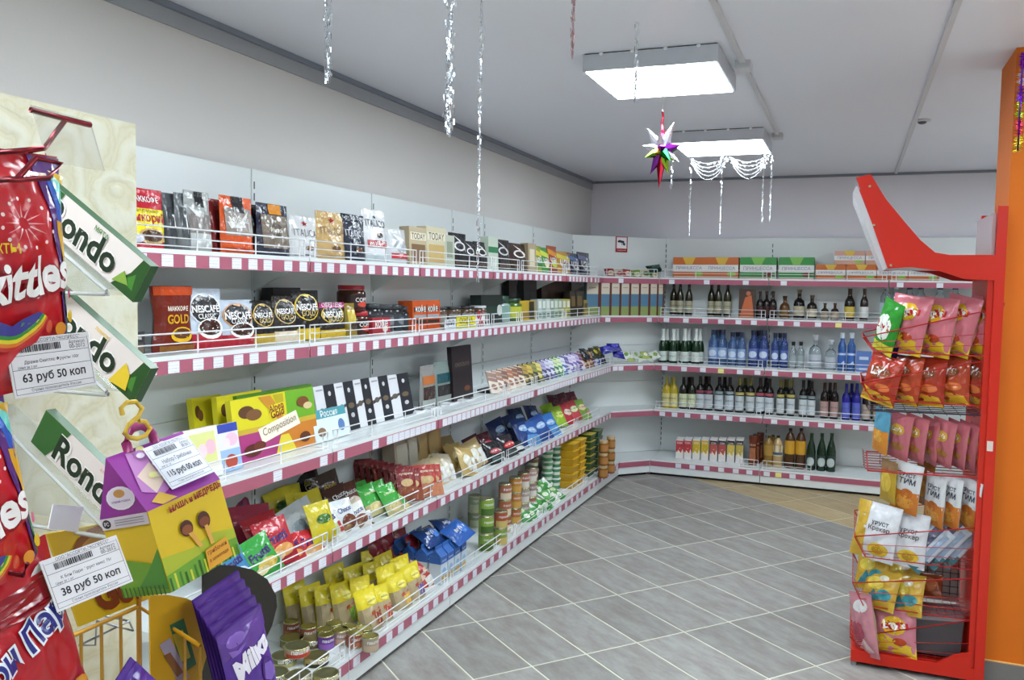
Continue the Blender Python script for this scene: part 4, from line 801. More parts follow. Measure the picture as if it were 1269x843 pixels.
for i, (p0, p1) in enumerate(((1011, 1048), (1049, 1086), (1087, 1125), (1126, 1164))):
    multi(p0, p1, 328, Z1, OR, 'low orange and white carton lying on the top back shelf, %s of four' % ORD[i])
zz = face(BACK(.2), 1049, 1086, 328, Z1)[2]
multi(1034, 1072, 311, Z1+zz+.001, '#c89a8a', 'pale carton stacked on the low orange ones, left of two'); multi(1073, 1110, 311, Z1+zz+.001, '#c89a8a', 'pale carton stacked on the low orange ones, right of two')
# second: spirits
GBt = 'spirit bottles on the second back shelf'
dg = '#241c12'
for i, px in enumerate((834, 842, 853, 881, 889.5, 901)):
    bot('cognac', px, 9.5, 349, Z2, .19 if i not in (0, 3) else .16, '#2a2414', '#17141a', '#a8a48a', 'tall dark brandy bottle with a cream label, %s from the left' % ORD[i], GBt, prints=(T(0, .6, .6, 'КОНЬЯК', '#4a4434'),))
gb(915.5, 935, 359, Z2, .20, .07, '#4a3026', [P([(-.45, .0), (.5, .0), (.3, .8), (-.1, .72)], '#c4663a'), E(.1, .86, .15, .08, '#b86a4a')], 'orange and brown gift box on the second back shelf', name='gift_box', cat='box')
for i, px in enumerate((941.5, 949.5, 957.5)):
    bot('squat', px, 10, 361, Z2, .19, '#1c1212', '#4a3a34', '#3a1c1c', 'dark long-necked liqueur bottle, %s of three in a row on the second back shelf' % ORD[i], GBt)
sp = [(972, 13, 367, 'squat', '#5c3a1a', '#3a2414', '#7a5a2c', 'squat amber bottle right of the three dark ones'), (990, 15, 359, 'squat', '#17110e', '#6a5a44', '#b8ae94', 'round black bottle with a cream label'), (1006, 13, 366, 'squat', '#241a14', '#5a4a3a', '#c0b6a0', 'smaller round black bottle with a cream label'),
      (1022, 11, 376, 'squat', '#3a2a20', '#4a3a2c', '#a89a84', 'tiny dark flask, left of two'), (1034.5, 11, 376, 'squat', '#3a221c', '#5a3424', '#b0a08c', 'tiny dark flask, right of two'), (1053, 13, 358, 'cognac', '#1c140e', '#3a2018', '#c8b04c', 'dark bottle with a yellow label'), (1071, 11, 358, 'cognac', '#241610', '#3c241c', '#dcdcd8', 'dark bottle with a white label')]
for px, w_, py, k, g, c, l, lb in sp: bot(k, px, w_, py, Z2, .19, g, c, l, lb+' on the second back shelf', GBt)
clr = glass('#dfe8ec'); blg = glass('#6f97d0', .75, .08)
for i, (px, c) in enumerate(((1098, '#c8d0d4'), (1110, '#c8d0d4'), (1127, '#2a3050'), (1141, '#2a3050'), (1165, '#262c48'), (1184, '#262c48'))):
    bot('vodka', px, 14, 352, Z2, .19, clr, c, '#b8c8d4', 'large clear bottle with a %s cap behind the red snack rack, %s from the left' % ('pale' if i < 2 else 'dark', ORD[i]), GBt)
# third: sparkling wine and vodka
GV = 'sparkling wine and vodka on the third back shelf'
for i, px in enumerate((820.5, 825, 833.5, 838, 847.5, 852.5, 861.5, 866.5)):
    bot('champ', px, 10.5, 408, Z3, .28 if i % 2 == 0 else .20, '#12301a', '#d3d9d6', '#cfd8d2', 'green sparkling wine bottle with white foil, %s from the left on the third back shelf' % ORD[i], GV, prints=(T(0, .5, .6, 'БРЮТ', '#6a7a6a'),))
for i, (px, w_, py) in enumerate(((883, 12.5, 409), (894.5, 12.5, 409), (907, 11, 412), (918.5, 11, 412), (933, 12, 410), (946, 12, 410), (960, 10.5, 413), (971.5, 10.5, 413))):
    bot('vodka', px, w_, py, Z3, .26, blg if i < 4 else glass('#4a68b4', .7, .08), '#28304a', '#8aa4cc' if i < 4 else '#5a6cae', 'blue vodka bottle with a dark cap, %s from the left on the third back shelf' % ORD[i], GV, prints=(E(0, .5, .3, .3, '#c8d4e8'),))
    if i % 2 == 0: bot('vodka', px+6, w_, py, Z3, .12, blg, '#28304a', '#8aa4cc', 'blue vodka bottle in the back row of the third back shelf, %s from the left' % ORD[i//2], GV)
for i, px in enumerate((982.5, 992)):
    bot('vodka', px, 8.5, 424, Z3, .26, clr, '#1a1c22', '#9aa6a8', 'small clear bottle with a black cap, %s of two on the third back shelf' % ['left', 'right'][i], GV)
for i, (px, w_, py) in enumerate(((1010, 15.5, 416), (1029.5, 14.5, 422))):
    bot('squat', px, w_, py, Z3, .26, clr, '#c8ccd4', '#b8bec8', '%s silver-labelled clear bottle on the third back shelf' % ['larger', 'smaller'][i], GV, prints=(R(-.4, .4, .4, .48, '#7a8290'),))
for i, px in enumerate((1043.5, 1055)):
    bot('vodka', px, 10, 413, Z3, .26, glass('#4a78c4', .6, .1), '#c4ccd8', '#3a64b0', 'slim bright blue bottle with a silver cap, %s of two on the third back shelf' % ['left', 'right'][i], GV, prints=(R(-.4, .75, .4, .9, '#c8d4e8'), P([(-.1, 0), (.3, 0), (.2, .3)], '#c8d8ec')))
gb(1061, 1080, 436, Z3, .26, .09, '#5a78b8', [R(-.3, .6, .3, .75, '#c0d0e8'), R(-.3, .1, .3, .2, '#c0d0e8')], 'low blue carton beside the slim blue bottles on the third back shelf')
# fourth: wine
GWn = 'wine bottles on the fourth back shelf'
DK2 = '#14100f'
wl = [(825, '#b8a22c', '#b0a440', '#d8cc88', None, 468), (834, '#b8a22c', '#b0a440', '#d8cc88', None, 468), (846, '#171810', '#1a1416', '#cdd2ae', None, 468), (856.5, '#171810', '#1a1416', '#cdd2ae', None, 468), (867, DK2, '#241418', '#c0c6cc', '#8a4a5a', 467), (877.5, DK2, '#2a161c', '#c0c6cc', '#8a4a5a', 467), (890.5, DK2, '#16141c', '#c3cdd4', '#8a9aa0', 468), (903.5, DK2, '#16141c', '#c3cdd4', '#8a9aa0', 468),
      (916, '#15140e', '#7a7230', '#c0c8cc', '#b8a868', 469), (929.5, '#15140e', '#7a7230', '#c0c8cc', '#b8a868', 469), (941.5, DK2, '#28161c', '#c6ced4', '#a0505c', 469), (953, DK2, '#28161c', '#c6ced4', '#a0505c', 470), (967, '#15140e', '#7a7230', '#c4ccd0', '#b0a458', 471), (980, '#15140e', '#7a7230', '#c4ccd0', '#b0a458', 471), (995, DK2, '#15171a', '#c6ced2', '#7a8a90', 472), (1005.5, DK2, '#15171a', '#c6ced2', '#7a8a90', 473),
      (1021.5, '#1a0f0e', '#3a1c1c', '#b0908a', None, 475), (1034, '#1a0f0e', '#3a1c1c', '#b0908a', None, 475), (1048.5, '#26248a', '#2a2690', '#5a64c0', None, 476), (1061.5, '#26248a', '#2a2690', '#5a64c0', None, 476), (1074, '#141014', '#2c2020', '#a8988a', None, 479), (1088, '#141014', '#2c2020', '#a8988a', None, 479)]
nm = {'#b8a22c': 'yellow', '#26248a': 'royal blue'}
for i, (px, g, c, l, nk, py) in enumerate(wl):
    bot('wine', px, 10.6, py, Z4, .27, g, c, l, '%s wine bottle, %s from the left on the fourth back shelf' % (nm.get(g, 'dark'), ORD[i] if i < 20 else ['second last', 'last'][i-20]), GWn, nk, (T(0, .6, .6, 'ВИНО', '#5a5a60'), R(-.35, .2, .35, .25, '#9a9aa0')))
    if i % 2 == 0: bot('wine', px+6.5, 10.6, py, Z4, .14, g, c, l, '%s wine bottle in the back row, %s from the left, fourth back shelf' % (nm.get(g, 'dark'), ORD[i//2]), GWn, nk)
# bottom: juice cartons, syrup, beer
GJ = 'small juice cartons on the bottom back shelf'
jc = ['#b83a40', '#b83a40', '#c8a82c', '#c8a82c', '#b05048', '#a84a44', '#c8b04a', '#b8a04a']
for i, px in enumerate((842.3, 852.3, 862.8, 873.4, 884.3, 894.8, 905.6, 916.4)):
    c_, w_, h_, th = face(BACK(.34), px-4.6, px+4.6, 546, ZB)
    slant = MB().prism([(-.04, 0), (.04, 0), (.04, .02), (-.04, .004)], -w_/2, w_/2, 0, card('#d8d4d2')).mesh('carton_top')
    o = gb(px-4.6, px+4.6, 546, ZB, .34, .08, '#d8d4d4', [R(-.5, .36, .5, .95, jc[i]), R(-.5, .8, .5, .98, '#2a2226' if i > 3 else jc[i]), E(.1, .4, .36, .18, '#e4d8c8'), P([(-.3, .5), (.4, .62), (.2, .3)], jc[i]), T(0, .86, .7, 'СОК', W_)], 'small juice carton with a %s front, %s from the left' % (['red', 'red', 'yellow', 'yellow', 'red and black', 'red and black', 'yellow and black', 'yellow and black'][i], ORD[i]), GJ, 'juice_carton', extra=())
    link('carton_top', slant, o, (0, 0, h_)); 
GK = 'drinks on the bottom back shelf'
for r in range(3):
    gb(927+r*5, 938+r*4, 541-r*2, ZB, .36-.09*r, .07, '#6a2f1c', [R(-.4, .15, .4, .6, '#a8684a'), T(0, .7, .8, 'КВАС', '#d8b890')], 'reddish brown drink pack, %s from the front on the bottom back shelf' % ORD[r], GK, 'drink_pack', 'pack', shape='hour')
for r in range(2):
    bot('pet', 952+r*5, 13, 541-r*1, ZB, .36-.1*r, '#8a6a2c', '#5a4a20', '#a8823a', 'yellow-brown bottle, %s of two between the reddish pack and the cream one' % ['front', 'rear'][r], GK)
bot('pet', 963.5, 13, 541, ZB, .36, '#b89a6a', '#3a2c24', '#d8c8a0', 'cream-labelled bottle on the bottom back shelf', GK, prints=(T(0, .7, .5, '11', '#3a3430', 0, .03), R(-.4, .1, .4, .35, '#4a5a7a')))
for i, px in enumerate((978.5, 992)):
    bot('pet', px, 13.5, 532, ZB, .36, '#4a2c18', '#241c1a', '#c8962c', 'large brown plastic bottle with a yellow band, %s of two on the bottom back shelf' % ['left', 'right'][i], GK)
for i, px in enumerate((1005, 1018, 1030)):
    bot('beer', px, 11.5, 538, ZB, .36, '#0f2a18', '#17422a', '#2a3a34', 'dark green beer bottle, %s from the left on the bottom back shelf' % ORD[i], GK, prints=(E(0, .4, .3, .4, '#b8c4c0'),))
# ================================================================= red snack rack by the orange column
rd = mat('#c8220e', .35, var=.03); rw = mat('#b01818', .3); dkw = mat('#2a1a2a', .35); drd = mat('#a8141a', .4)
RY0, RY1 = 4.24, 4.78
def rq(px, py, y=RY0): q = bp(px, py, 1, y); return (q.x, q.z)
rack = tag(link('snack_rack', None, None, (2.77, 4.51, 0)), 'tall red snack rack with wire baskets in front of the orange column', 'rack')
OFF = Vector((2.77, 4.51, 0))
def rpart(name, mb): return link(name, mb.mesh(name), rack, -OFF)
b = MB().box(2.50, RY0, .022, 3.05, RY0+.02, .075, rd).box(2.50, RY1-.02, .022, 3.05, RY1, .075, rd).box(2.501, RY0+.02, .023, 2.52, RY1-.02, .074, rd).box(2.52, RY0+.02, .06, 3.0, RY1-.02, .066, rd)
for y in (RY0+.0007, RY1-.0127): b.prism([(2.86, .075), (3.0, .075), (3.0, .15), (2.93, .125)], y, y+.012, 1, rd)
rpart('base', b)
for y in (RY0+.02, RY1-.05):
    rpart('foot', MB().lathe([(.014, 0), (.014, .022)], mat('#8a8a8c', .4), 12, c=(2.515, y, 0))); rpart('foot', MB().lathe([(.014, 0), (.014, .022)], mat('#8a8a8c', .4), 12, c=(3.03, y, 0)))
for y in (RY0, RY1-.035): rpart('upright', MB().box(3.012, y-(.0015 if y < 4.5 else -.0015), .02, 3.0515, y+.035-(.0015 if y < 4.5 else -.0015), 2.128, rd))
rpart('back_panel', MB().box(2.988, RY0+.012, .075, 3.012, RY1-.012, 1.84, rd))
rpart('top_panel', MB().box(2.994, RY0+.02, 1.86, 3.010, RY1-.02, 2.10, mat('#b8a2a6', .18, var=.02)))  # greyish pink is the reflection on the red backboard, put into the colour
prof = [rq(*p) for p in ((1061, 220), (1079, 216), (1098, 247), (1122, 276), (1141, 298), (1159, 313), (1177, 316), (1236, 316), (1238, 348), (1196, 346), (1165, 336), (1130, 331), (1100, 333))]
for y in (RY0-.002, RY1-.01):
    rpart('header_side', MB().prism(prof, y, y+.012, 1, rd))
sc_pts = [prof[0], prof[-1]]; (xa, za), (xb, zb_) = sc_pts
rpart('header_sign', MB().prism([(xa-.012, za-.07), (xa+.004, za-.03), (xb+.004, zb_+.01), (xb-.018, zb_-.01)], RY0+.004, RY1-.012, 1, mat('#c9c6cc', .25, var=.12, vscale=9)))
rpart('header_trim', MB().box(xb, RY0+.012, zb_+.004, xb+.34, RY1-.012, zb_+.012, mat('#c9c2c4', .3)))
for (px, py) in ((1078, 231), (1083, 279), (1104, 329)):
    x, z = rq(px, py); rpart('screw', MB().lathe([(.006, 0), (.006, .004)], metalm('#d8c8a8'), 10).mesh('s') and MB().prism([(x+.006*math.cos(a*PI/4), z+.006*math.sin(a*PI/4)) for a in range(8)], RY0-.006, RY0-.001, 1, metalm('#d8c8a8')))
def basket(z, lip, back, m, gap=.035, grid=True):
    mb = MB(); x0, x1, y0, y1 = 2.545, 2.99, RY0+.012, RY1-.012; xl = x0-.05
    mb.tube([(x1, y0, z), (x0, y0, z), (x0, y1, z), (x1, y1, z)], .0028, m, 5)
    mb.tube([(x1, y0, z+back), (xl, y0, z+lip), (xl, y1, z+lip), (x1, y1, z+back)], .003, m, 5)
    for y in (y0, y1): mb.tube([(x0, y, z), (xl, y, z+lip)], .0028, m, 5)
    if grid:
        x = x0+gap
        while x < x1-.01: mb.tube([(x, y0, z), (x, y1, z)], .0016, m, 4); x += gap
        y = y0+.05
        while y < y1-.02: mb.tube([(x1, y, z), (x0, y, z), (xl, y, z+lip)], .0016, m, 4); y += .06
        for k in (.3, .62):
            mb.tube([(x1, y0, z+back*k*.8), (x0-.05*k, y0, z+lip*k)], .0016, m, 4)
    return rpart('basket', mb)
basket(1.475, .065, .20, rw); basket(1.255, .075, .20, rw)
basket(.520, .09, .19, rw); basket(.290, .10, .19, rw); basket(.080, .05, .21, rw)
for z, m in ((1.205, dkw), (.925, drd)):
    mb = MB(); mb.tube([(2.54, RY0+.012, z), (2.54, RY1-.012, z)], .004, m, 5); mb.tube([(2.99, RY0+.012, z+.01), (2.54, RY0+.012, z)], .004, m, 5); mb.tube([(2.99, RY1-.012, z+.01), (2.54, RY1-.012, z)], .004, m, 5)
    for k in range(7): y = RY0+.06+k*.07; mb.tube([(2.99, y, z+.012), (2.53, y, z), (2.52, y, z+.02)], .0022, m, 4)
    for k in range(8 if z > 1 else 0): x = 2.58+k*.055; mb.tube([(x, RY0+.012, z), (x, RY1-.012, z)], .002, m, 4)
    rpart('hook_rail', mb)
mb = MB()
for i in range(9): mb.tube([(2.70+i*.033, RY0+.30, .30), (2.70+i*.033, RY0+.30, .62)], .0018, dkw, 4)
for i in range(10): mb.tube([(2.70, RY0+.30, .31+i*.033), (2.97, RY0+.30, .31+i*.033)], .0018, dkw, 4)
rpart('wire_divider', mb)
rpart('divider_card', MB().box(2.69, RY0+.31, .27, 2.975, RY0+.316, .63, mat('#b8b2ae', .5)))
tagm = MB().box(-.001, -.03, -.02, .001, .03, .02, card('#dcd6d4')).mesh('t')
x, z = rq(1226, 553); q = rpart('price_sticker', MB().box(3.016, RY0-.002, z-.022, 3.040, RY0, z+.022, card('#d8c8c4'))); 
CHIP = 'crisp bags in the red rack'
def rb(px, py, y, w_, h_, d, base, pr, label, yaw=-45, tilt=8, roll=0, shape='pillow', back=None, name='crisp_bag', g=CHIP):
    C0 = bp(px, py, 1, y); rot = Euler((math.radians(-tilt), math.radians(roll), math.radians(yaw))); M = rot.to_matrix()
    me = pack(shape, w_, h_, d, base, tuple(pr), name=name, back=back, fine=True)
    return thing(name, [(name, me, None)], C0-M@Vector((0, -d/2, h_/2)), rot, label, 'bag', g)
lays = [P([(-.5, .0), (.5, .0), (.5, .22), (.1, .30), (-.2, .42), (-.5, .38)], '#d8b42c'), E(.05, .72, .26, .15, '#e0b020'), P([(-.26, .72), (-.1, .79), (.34, .78), (.36, .68), (.1, .65), (-.24, .63)], '#b01c24'), T(.05, .71, .46, "Lay's", W_, 3, .04), E(.15, .3, .16, .07, '#b0401c')]
for i, (px, py, y) in enumerate(((1117, 401, 4.31), (1151, 404, 4.32), (1178, 402, 4.33), (1203, 404, 4.34))):
    rb(px, py, y, .20, .27, .095, '#c8707c', lays, 'pink crisp bag in the top basket of the red rack, %s from the left' % ORD[i], [-38, -48, -52, -56][i], 6, [8, 4, 10, 12][i], back='#c9a890')
rb(1094, 405, 4.34, .16, .25, .06, '#2c8a2c', [E(0, .5, .35, .25, '#dfe4dc'), R(-.5, 0, .5, .2, '#c8c83a'), T(0, .52, .6, "Lay's", '#b01c24')], 'green and white crisp bag at the left end of the top basket', -60, 4, 16)
red2 = [P([(-.5, 0), (.5, 0), (.4, .2), (-.1, .26), (-.5, .34)], '#d8a82c'), E(0, .66, .34, .13, '#8a4a2c'), T(0, .66, .5, "Lay's", W_, 3, .04), E(.2, .36, .2, .08, '#d8763a')]
for i, (px, py, y) in enumerate(((1086, 470, 4.31), (1113, 470, 4.33), (1141, 472, 4.32), (1171, 470, 4.33), (1200, 470, 4.34))):
    rb(px, py, y, .19, .225, .09, '#a83420' if i % 2 == 0 else '#b04428', red2, 'red and orange crisp bag in the second rack basket, %s from the left' % ORD[i], [-42, -50, -30, -40, -56][i], 6, [10, 2, 0, -4, 14][i])
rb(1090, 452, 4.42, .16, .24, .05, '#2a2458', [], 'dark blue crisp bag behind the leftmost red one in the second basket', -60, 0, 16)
HANG = 'small bags on the hooks of the red rack'
for i, (px, py, y) in enumerate(((1110, 541, 4.30), (1130, 544, 4.31), (1147, 546, 4.35), (1164, 549, 4.30), (1181, 551, 4.32), (1194, 553, 4.33), (1207, 556, 4.31))):
    rb(px, py, y, .13, .215, .04, '#bb6670', [E(0, .66, .3, .12, '#c89a3c'), T(0, .66, .4, "Lay's", W_), E(.1, .3, .26, .09, '#a8703c')], 'small pink crisp bag on the upper rack hooks, %s from the left' % ORD[i], [-38, -44, -58, -46, -52, -58, -60][i], -4, 10, g=HANG)
rb(1088, 535, 4.30, .11, .21, .04, '#5a9ab8', [R(-.5, 0, .5, .55, '#d88a2c'), E(0, .4, .3, .14, '#e0a84a')], 'blue and orange bag at the left end of the upper hooks', -55, -4, 10, g=HANG)
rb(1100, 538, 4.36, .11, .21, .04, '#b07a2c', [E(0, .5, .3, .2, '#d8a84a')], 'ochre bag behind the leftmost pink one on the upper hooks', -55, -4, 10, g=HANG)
oranges = [R(-.5, 0, .5, .46, '#c8762c'), E(0, .24, .36, .14, '#d8963c'), E(.1, .42, .22, .10, '#b86424'), T(0, .78, .6, 'ХРУСТ', '#2c3448', 0, .02), T(.05, .66, .6, 'ТИМ', '#2c3448', 0, .02)]
for i, (px, py, y, ya) in enumerate(((1121, 606, 4.29, -28), (1154, 621, 4.30, -55), (1173, 622, 4.29, -50), (1197, 626, 4.30, -54))):
    rb(px, py, y, .13, .24, .04, '#d4d4d8', oranges, 'white and orange snack bag on the lower rack hooks, %s from the left' % ORD[i], ya, -4, 8, g=HANG)
rb(1097, 597, 4.31, .10, .20, .04, '#b8962c', [E(0, .5, .35, .25, '#d8b84a'), R(-.5, .75, .5, 1, '#8a6a4a')], 'yellow snack bag at the left end of the lower hooks', -50, -4, 6, g=HANG)
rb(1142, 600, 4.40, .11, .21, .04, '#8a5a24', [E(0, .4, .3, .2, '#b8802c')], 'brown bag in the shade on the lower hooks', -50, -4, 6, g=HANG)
CR = 'cracker bags in the lower basket of the red rack'
ck = [R(-.5, 0, -.2, 1, '#c8a23c'), T(.1, .66, .4, 'ХРУСТ', '#2c3040', 0, .02), T(.1, .56, .5, 'Крекер', '#5a4a4a', 0, .02), E(.14, .2, .24, .12, '#d8b83c'), E(.14, .2, .14, .08, '#b89020')]
rb(1083, 659, 4.29, .20, .265, .06, '#d4d4da', ck, 'white and yellow cracker bag in the lower basket, the left one', -20, 8, 6, g=CR)
rb(1119, 668, 4.30, .20, .25, .06, '#d4d4da', ck, 'white and yellow cracker bag in the lower basket, the right one', -20, 10, 2, g=CR)
for i, (px, py) in enumerate(((1146, 676), (1166, 672), (1184, 670))):
    rb(px, py, 4.30+.02*i, .13, .24, .03, '#b8bcc8', [R(-.5, 0, .5, .3, '#3a6a72'), R(-.2, .3, .1, 1, '#4a4a62'), R(.2, .2, .4, .9, '#8a9ab0')], 'slanting blue and white snack bag in the lower basket, %s of three' % ORD[i], -25, 20, 34, g=CR)
YG = 'yellow and blue bags in the basket above the rack bottom'
for i, (px, py, y) in enumerate(((1078, 704, 4.36), (1088, 728, 4.29), (1112, 712, 4.40), (1119, 735, 4.30))):
    rb(px, py, y, .17, .19, .06, '#c09a34', [E(-.1, .6, .25, .16, '#d8c04a'), E(.2, .35, .2, .14, '#3a8a94'), P([(-.4, .1), (.1, .2), (-.1, .45)], '#3a7a84'), E(.1, .75, .14, .08, '#d8d4c0')], 'crumpled yellow and blue bag in the basket above the rack bottom, %s from the left' % ORD[i], -30, 25, 8*(i % 3-1), g=YG)
rb(1140, 722, 4.42, .19, .11, .05, '#7a3a1c', [E(.2, .5, .2, .3, '#a85a2c')], 'brown bag lying against the wire divider of the red rack', -20, 30, -6, g=YG)
lays2 = [lays[0], E(.02, .58, .28, .17, '#e0b020'), P([(-.26, .58), (-.1, .66), (.34, .65), (.36, .54), (.1, .51), (-.24, .49)], '#b01c24'), T(.04, .58, .5, "Lay's", W_, 3, .04), lays[4]]
rb(1106, 781, 4.262, .20, .25, .06, '#c27884', lays2, 'front pink crisp bag with a round yellow badge in the bottom basket', -14, 10, -4, back='#c9a890')
rb(1064, 775, 4.26, .17, .29, .06, '#c0808a', [E(.1, .8, .3, .1, '#d8d4d4'), E(-.1, .4, .3, .16, '#a84a5c'), P([(-.4, .0), (.4, .1), (.1, .3)], '#d8b8b8')], 'crumpled pink bag leaning out of the left side of the bottom basket', -55, -2, -14, back='#b8a080')
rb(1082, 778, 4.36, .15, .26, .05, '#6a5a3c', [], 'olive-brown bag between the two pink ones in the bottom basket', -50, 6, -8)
tr = MB().prism([(2.74, .09), (2.96, .09), (2.97, .26), (2.72, .24)], 4.30, 4.50, 1, mat('#4a4448', .4)).prism([(2.72, .24), (2.97, .26), (2.97, .275), (2.72, .255)], 4.30, 4.50, 1, mat('#8a7c80', .3))
tag(link('plastic_box', tr.mesh('plastic_box')), 'dark grey plastic box at the bottom of the red rack', 'box')

# ================================================================= tinsel, star and garland
tin = metalm('#f2f5fa', .12); tin.node_tree.nodes['Principled BSDF'].inputs['Roughness'].default_value = .12
def strand_mesh(L, n, spread, taper=.3, m=None, seed=1, wire_=True):
    r_ = random.Random(seed); mb = MB(); m = m or tin
    if wire_: mb.tube([(0, 0, 0), (0, 0, -L)], .0012, m, 4)
    for i in range(n):
        t = r_.random(); z = -L*t; s = spread*(1-taper*t); x, y = r_.gauss(0, s*.4), r_.gauss(0, s*.4); a = r_.random()*PI; l = r_.uniform(.006, .022); w_ = r_.uniform(.001, .0024); dx, dy = w_*math.cos(a), w_*math.sin(a); tw = r_.uniform(-.003, .003)
        mb.add([(x-dx, y-dy, z), (x+dx, y+dy, z), (x+dx+tw, y+dy-tw, z-l), (x-dx+tw, y-dy-tw, z-l)], [(0, 1, 2, 3)], m)
    return mb.mesh('tinsel')
def strand(px, pyb, y, n, spread, label, ztop=ZC, m=None, seed=1):
    q = bp(px, pyb, 1, y); return tag(link('tinsel_strand', strand_mesh(ztop-q.z, n, spread, m=m, seed=seed), None, (q.x, q.y, ztop)), label, 'tinsel')
strand(406, 97, 2.55, 420, .018, 'silver tinsel strand hanging from the ceiling over the left shelves, the leftmost', seed=2)
strand(556, 163, 2.60, 800, .022, 'thick bright silver tinsel strand hanging left of the longest strand', seed=3)
strand(592, 348, 2.90, 520, .010, 'longest thin silver tinsel strand, reaching down to the second left shelf', seed=4)
strand(709, 68, 3.0, 130, .010, 'short faint pinkish tinsel strand hanging left of the nearer lamp', m=metalm('#d8b8bc', .2), seed=5)
strand(787, 125, 3.45, 240, .010, 'thin silver tinsel strand hanging in front of the nearer lamp', seed=6)
GR = 'thin silver strands hanging from the farther lamp garland'
for i, (px, pyb) in enumerate(((832, 232), (854, 292), (892, 290), (944, 276), (954, 272))):
    strand(px, pyb, 6.50, 150, .012, 'thin silver strand hanging below the farther lamp, %s from the left' % ORD[i], ztop=ZC-.081 if i else ZC-.03, seed=20+i)
q = bp(715, 435, 0, .02); tag(link('tinsel_strand', strand_mesh(.20, 70, .012, m=metalm('#a080e0', .2), seed=9), None, (.03, q.y, q.z+.21)), 'short violet tinsel strand against the corner of the left shelving', 'tinsel')  # violet foil bits stand in for a glowing reflection on the panel
gl = tag(link('tinsel_garland', None, None, (1.556, 6.51, ZC-.085)), 'silver tinsel garland in two swags along the edge of the farther lamp', 'garland')
for k in (0, 1):
    mb = MB(); r_ = random.Random(30+k); x0, x1 = -.29+.29*k, .0+.29*k
    for j in range(5):
        dp = .05+.03*j; pts = [(x0+(x1-x0)*t/12, 0.004*j, -dp*4*(t/12)*(1-t/12)+r_.uniform(-.003, .003)) for t in range(13)]; mb.tube(pts, .0010, tin, 4)
        for i in range(24):
            t = r_.random(); x = x0+(x1-x0)*t; z = -dp*4*t*(1-t); a = r_.random()*PI; l = .012
            mb.add([(x, .004*j, z), (x+.002, .004*j+.002, z), (x+.002+l*math.cos(a), .004*j, z-l*math.sin(a)), (x+l*math.cos(a), .004*j, z-l*math.sin(a)-.002)], [(0, 1, 2, 3)], tin)
    link('swag', mb.mesh('swag'), gl)
q = bp(820, 186, 1, 4.30)
star = tag(link('foil_star', None, None, q), 'spiky foil star ornament in silver, violet, green and red, hanging below the nearer lamp', 'ornament')
link('string', MB().tube([(0, 0, .10), (0, 0, ZC-.084-q.z)], .0012, tin, 4).mesh('string'), star)
link('ribbon', MB().tube([(.002, 0, .10), (-.003, 0, .13), (.003, 0, .16), (0, 0, .19)], .006, metalm('#c03a4a', .25), 6).mesh('ribbon'), star)
sp_ = [((-.55, -.3, .85), '#e8e4ee', .13), ((.5, -.3, .95), '#e4e2ec', .15), ((-.95, -.5, .2), '#dcd8e4', .10), ((.1, -1, .1), '#b02ab0', .08), ((.95, -.3, .15), '#8a2a9c', .11), ((-.7, -.5, -.4), '#5a7a2c', .10), ((.5, -.6, -.55), '#1f8a3c', .11), ((.85, -.3, -.6), '#d8d4dc', .12), ((0, -.2, -1), '#8a1c2c', .20), ((-.35, -.3, -.95), '#8a3a9c', .14), ((.35, -.3, -.95), '#a8c83a', .14), ((0, .9, .3), '#c8a030', .1), ((-.6, .7, -.2), '#a02a8a', .1), ((.6, .7, .1), '#2a8a4a', .1), ((0, -.6, .75), '#dcd0e4', .10), ((-.3, -.9, -.3), '#c8b83a', .08), ((0, .2, 1), '#c02a4a', .13)]
for dv, c, L in sp_:
    dv = Vector(dv).normalized(); e_1 = dv.orthogonal().normalized(); e_2 = dv.cross(e_1); n_ = 7
    v = [tuple(dv*.02+(e_1*math.cos(2*PI*k/n_)+e_2*math.sin(2*PI*k/n_))*.034) for k in range(n_)]+[tuple(dv*L)]
    link('spike', MB().add(v, [(k, (k+1) % n_, n_) for k in range(n_)]+[tuple(range(n_))[::-1]], metalm(c, .2)).mesh('spike'), star)
# tinsel on the orange column
q = Vector((bp(1264, 130, 1, cy0).x, cy0-.006, bp(1264, 66, 1, cy0).z))
mb = MB(); r_ = random.Random(41); tc_ = [metalm(c, .25) for c in ('#8a2ac0', '#d8d4dc', '#5a2a9c', '#8ab02a', '#c03a5a', '#c8c03a')]
mb.tube([(0, 0, 0), (0, 0, -.42)], .004, tc_[0], 5)
for i in range(520):
    t = r_.random(); a = r_.random()*2*PI; l = r_.uniform(.012, .03); z = -.42*t; w_ = .0018
    mb.add([(0, 0, z-w_), (0, 0, z+w_), (l*math.cos(a), -abs(l*math.sin(a))*.6, z+r_.uniform(-.01, .01))], [(0, 1, 2)], tc_[min(5, int(t*6))])
tag(link('column_tinsel', mb.mesh('column_tinsel'), None, q), 'multicoloured tinsel hanging on the orange column at the top right', 'tinsel')
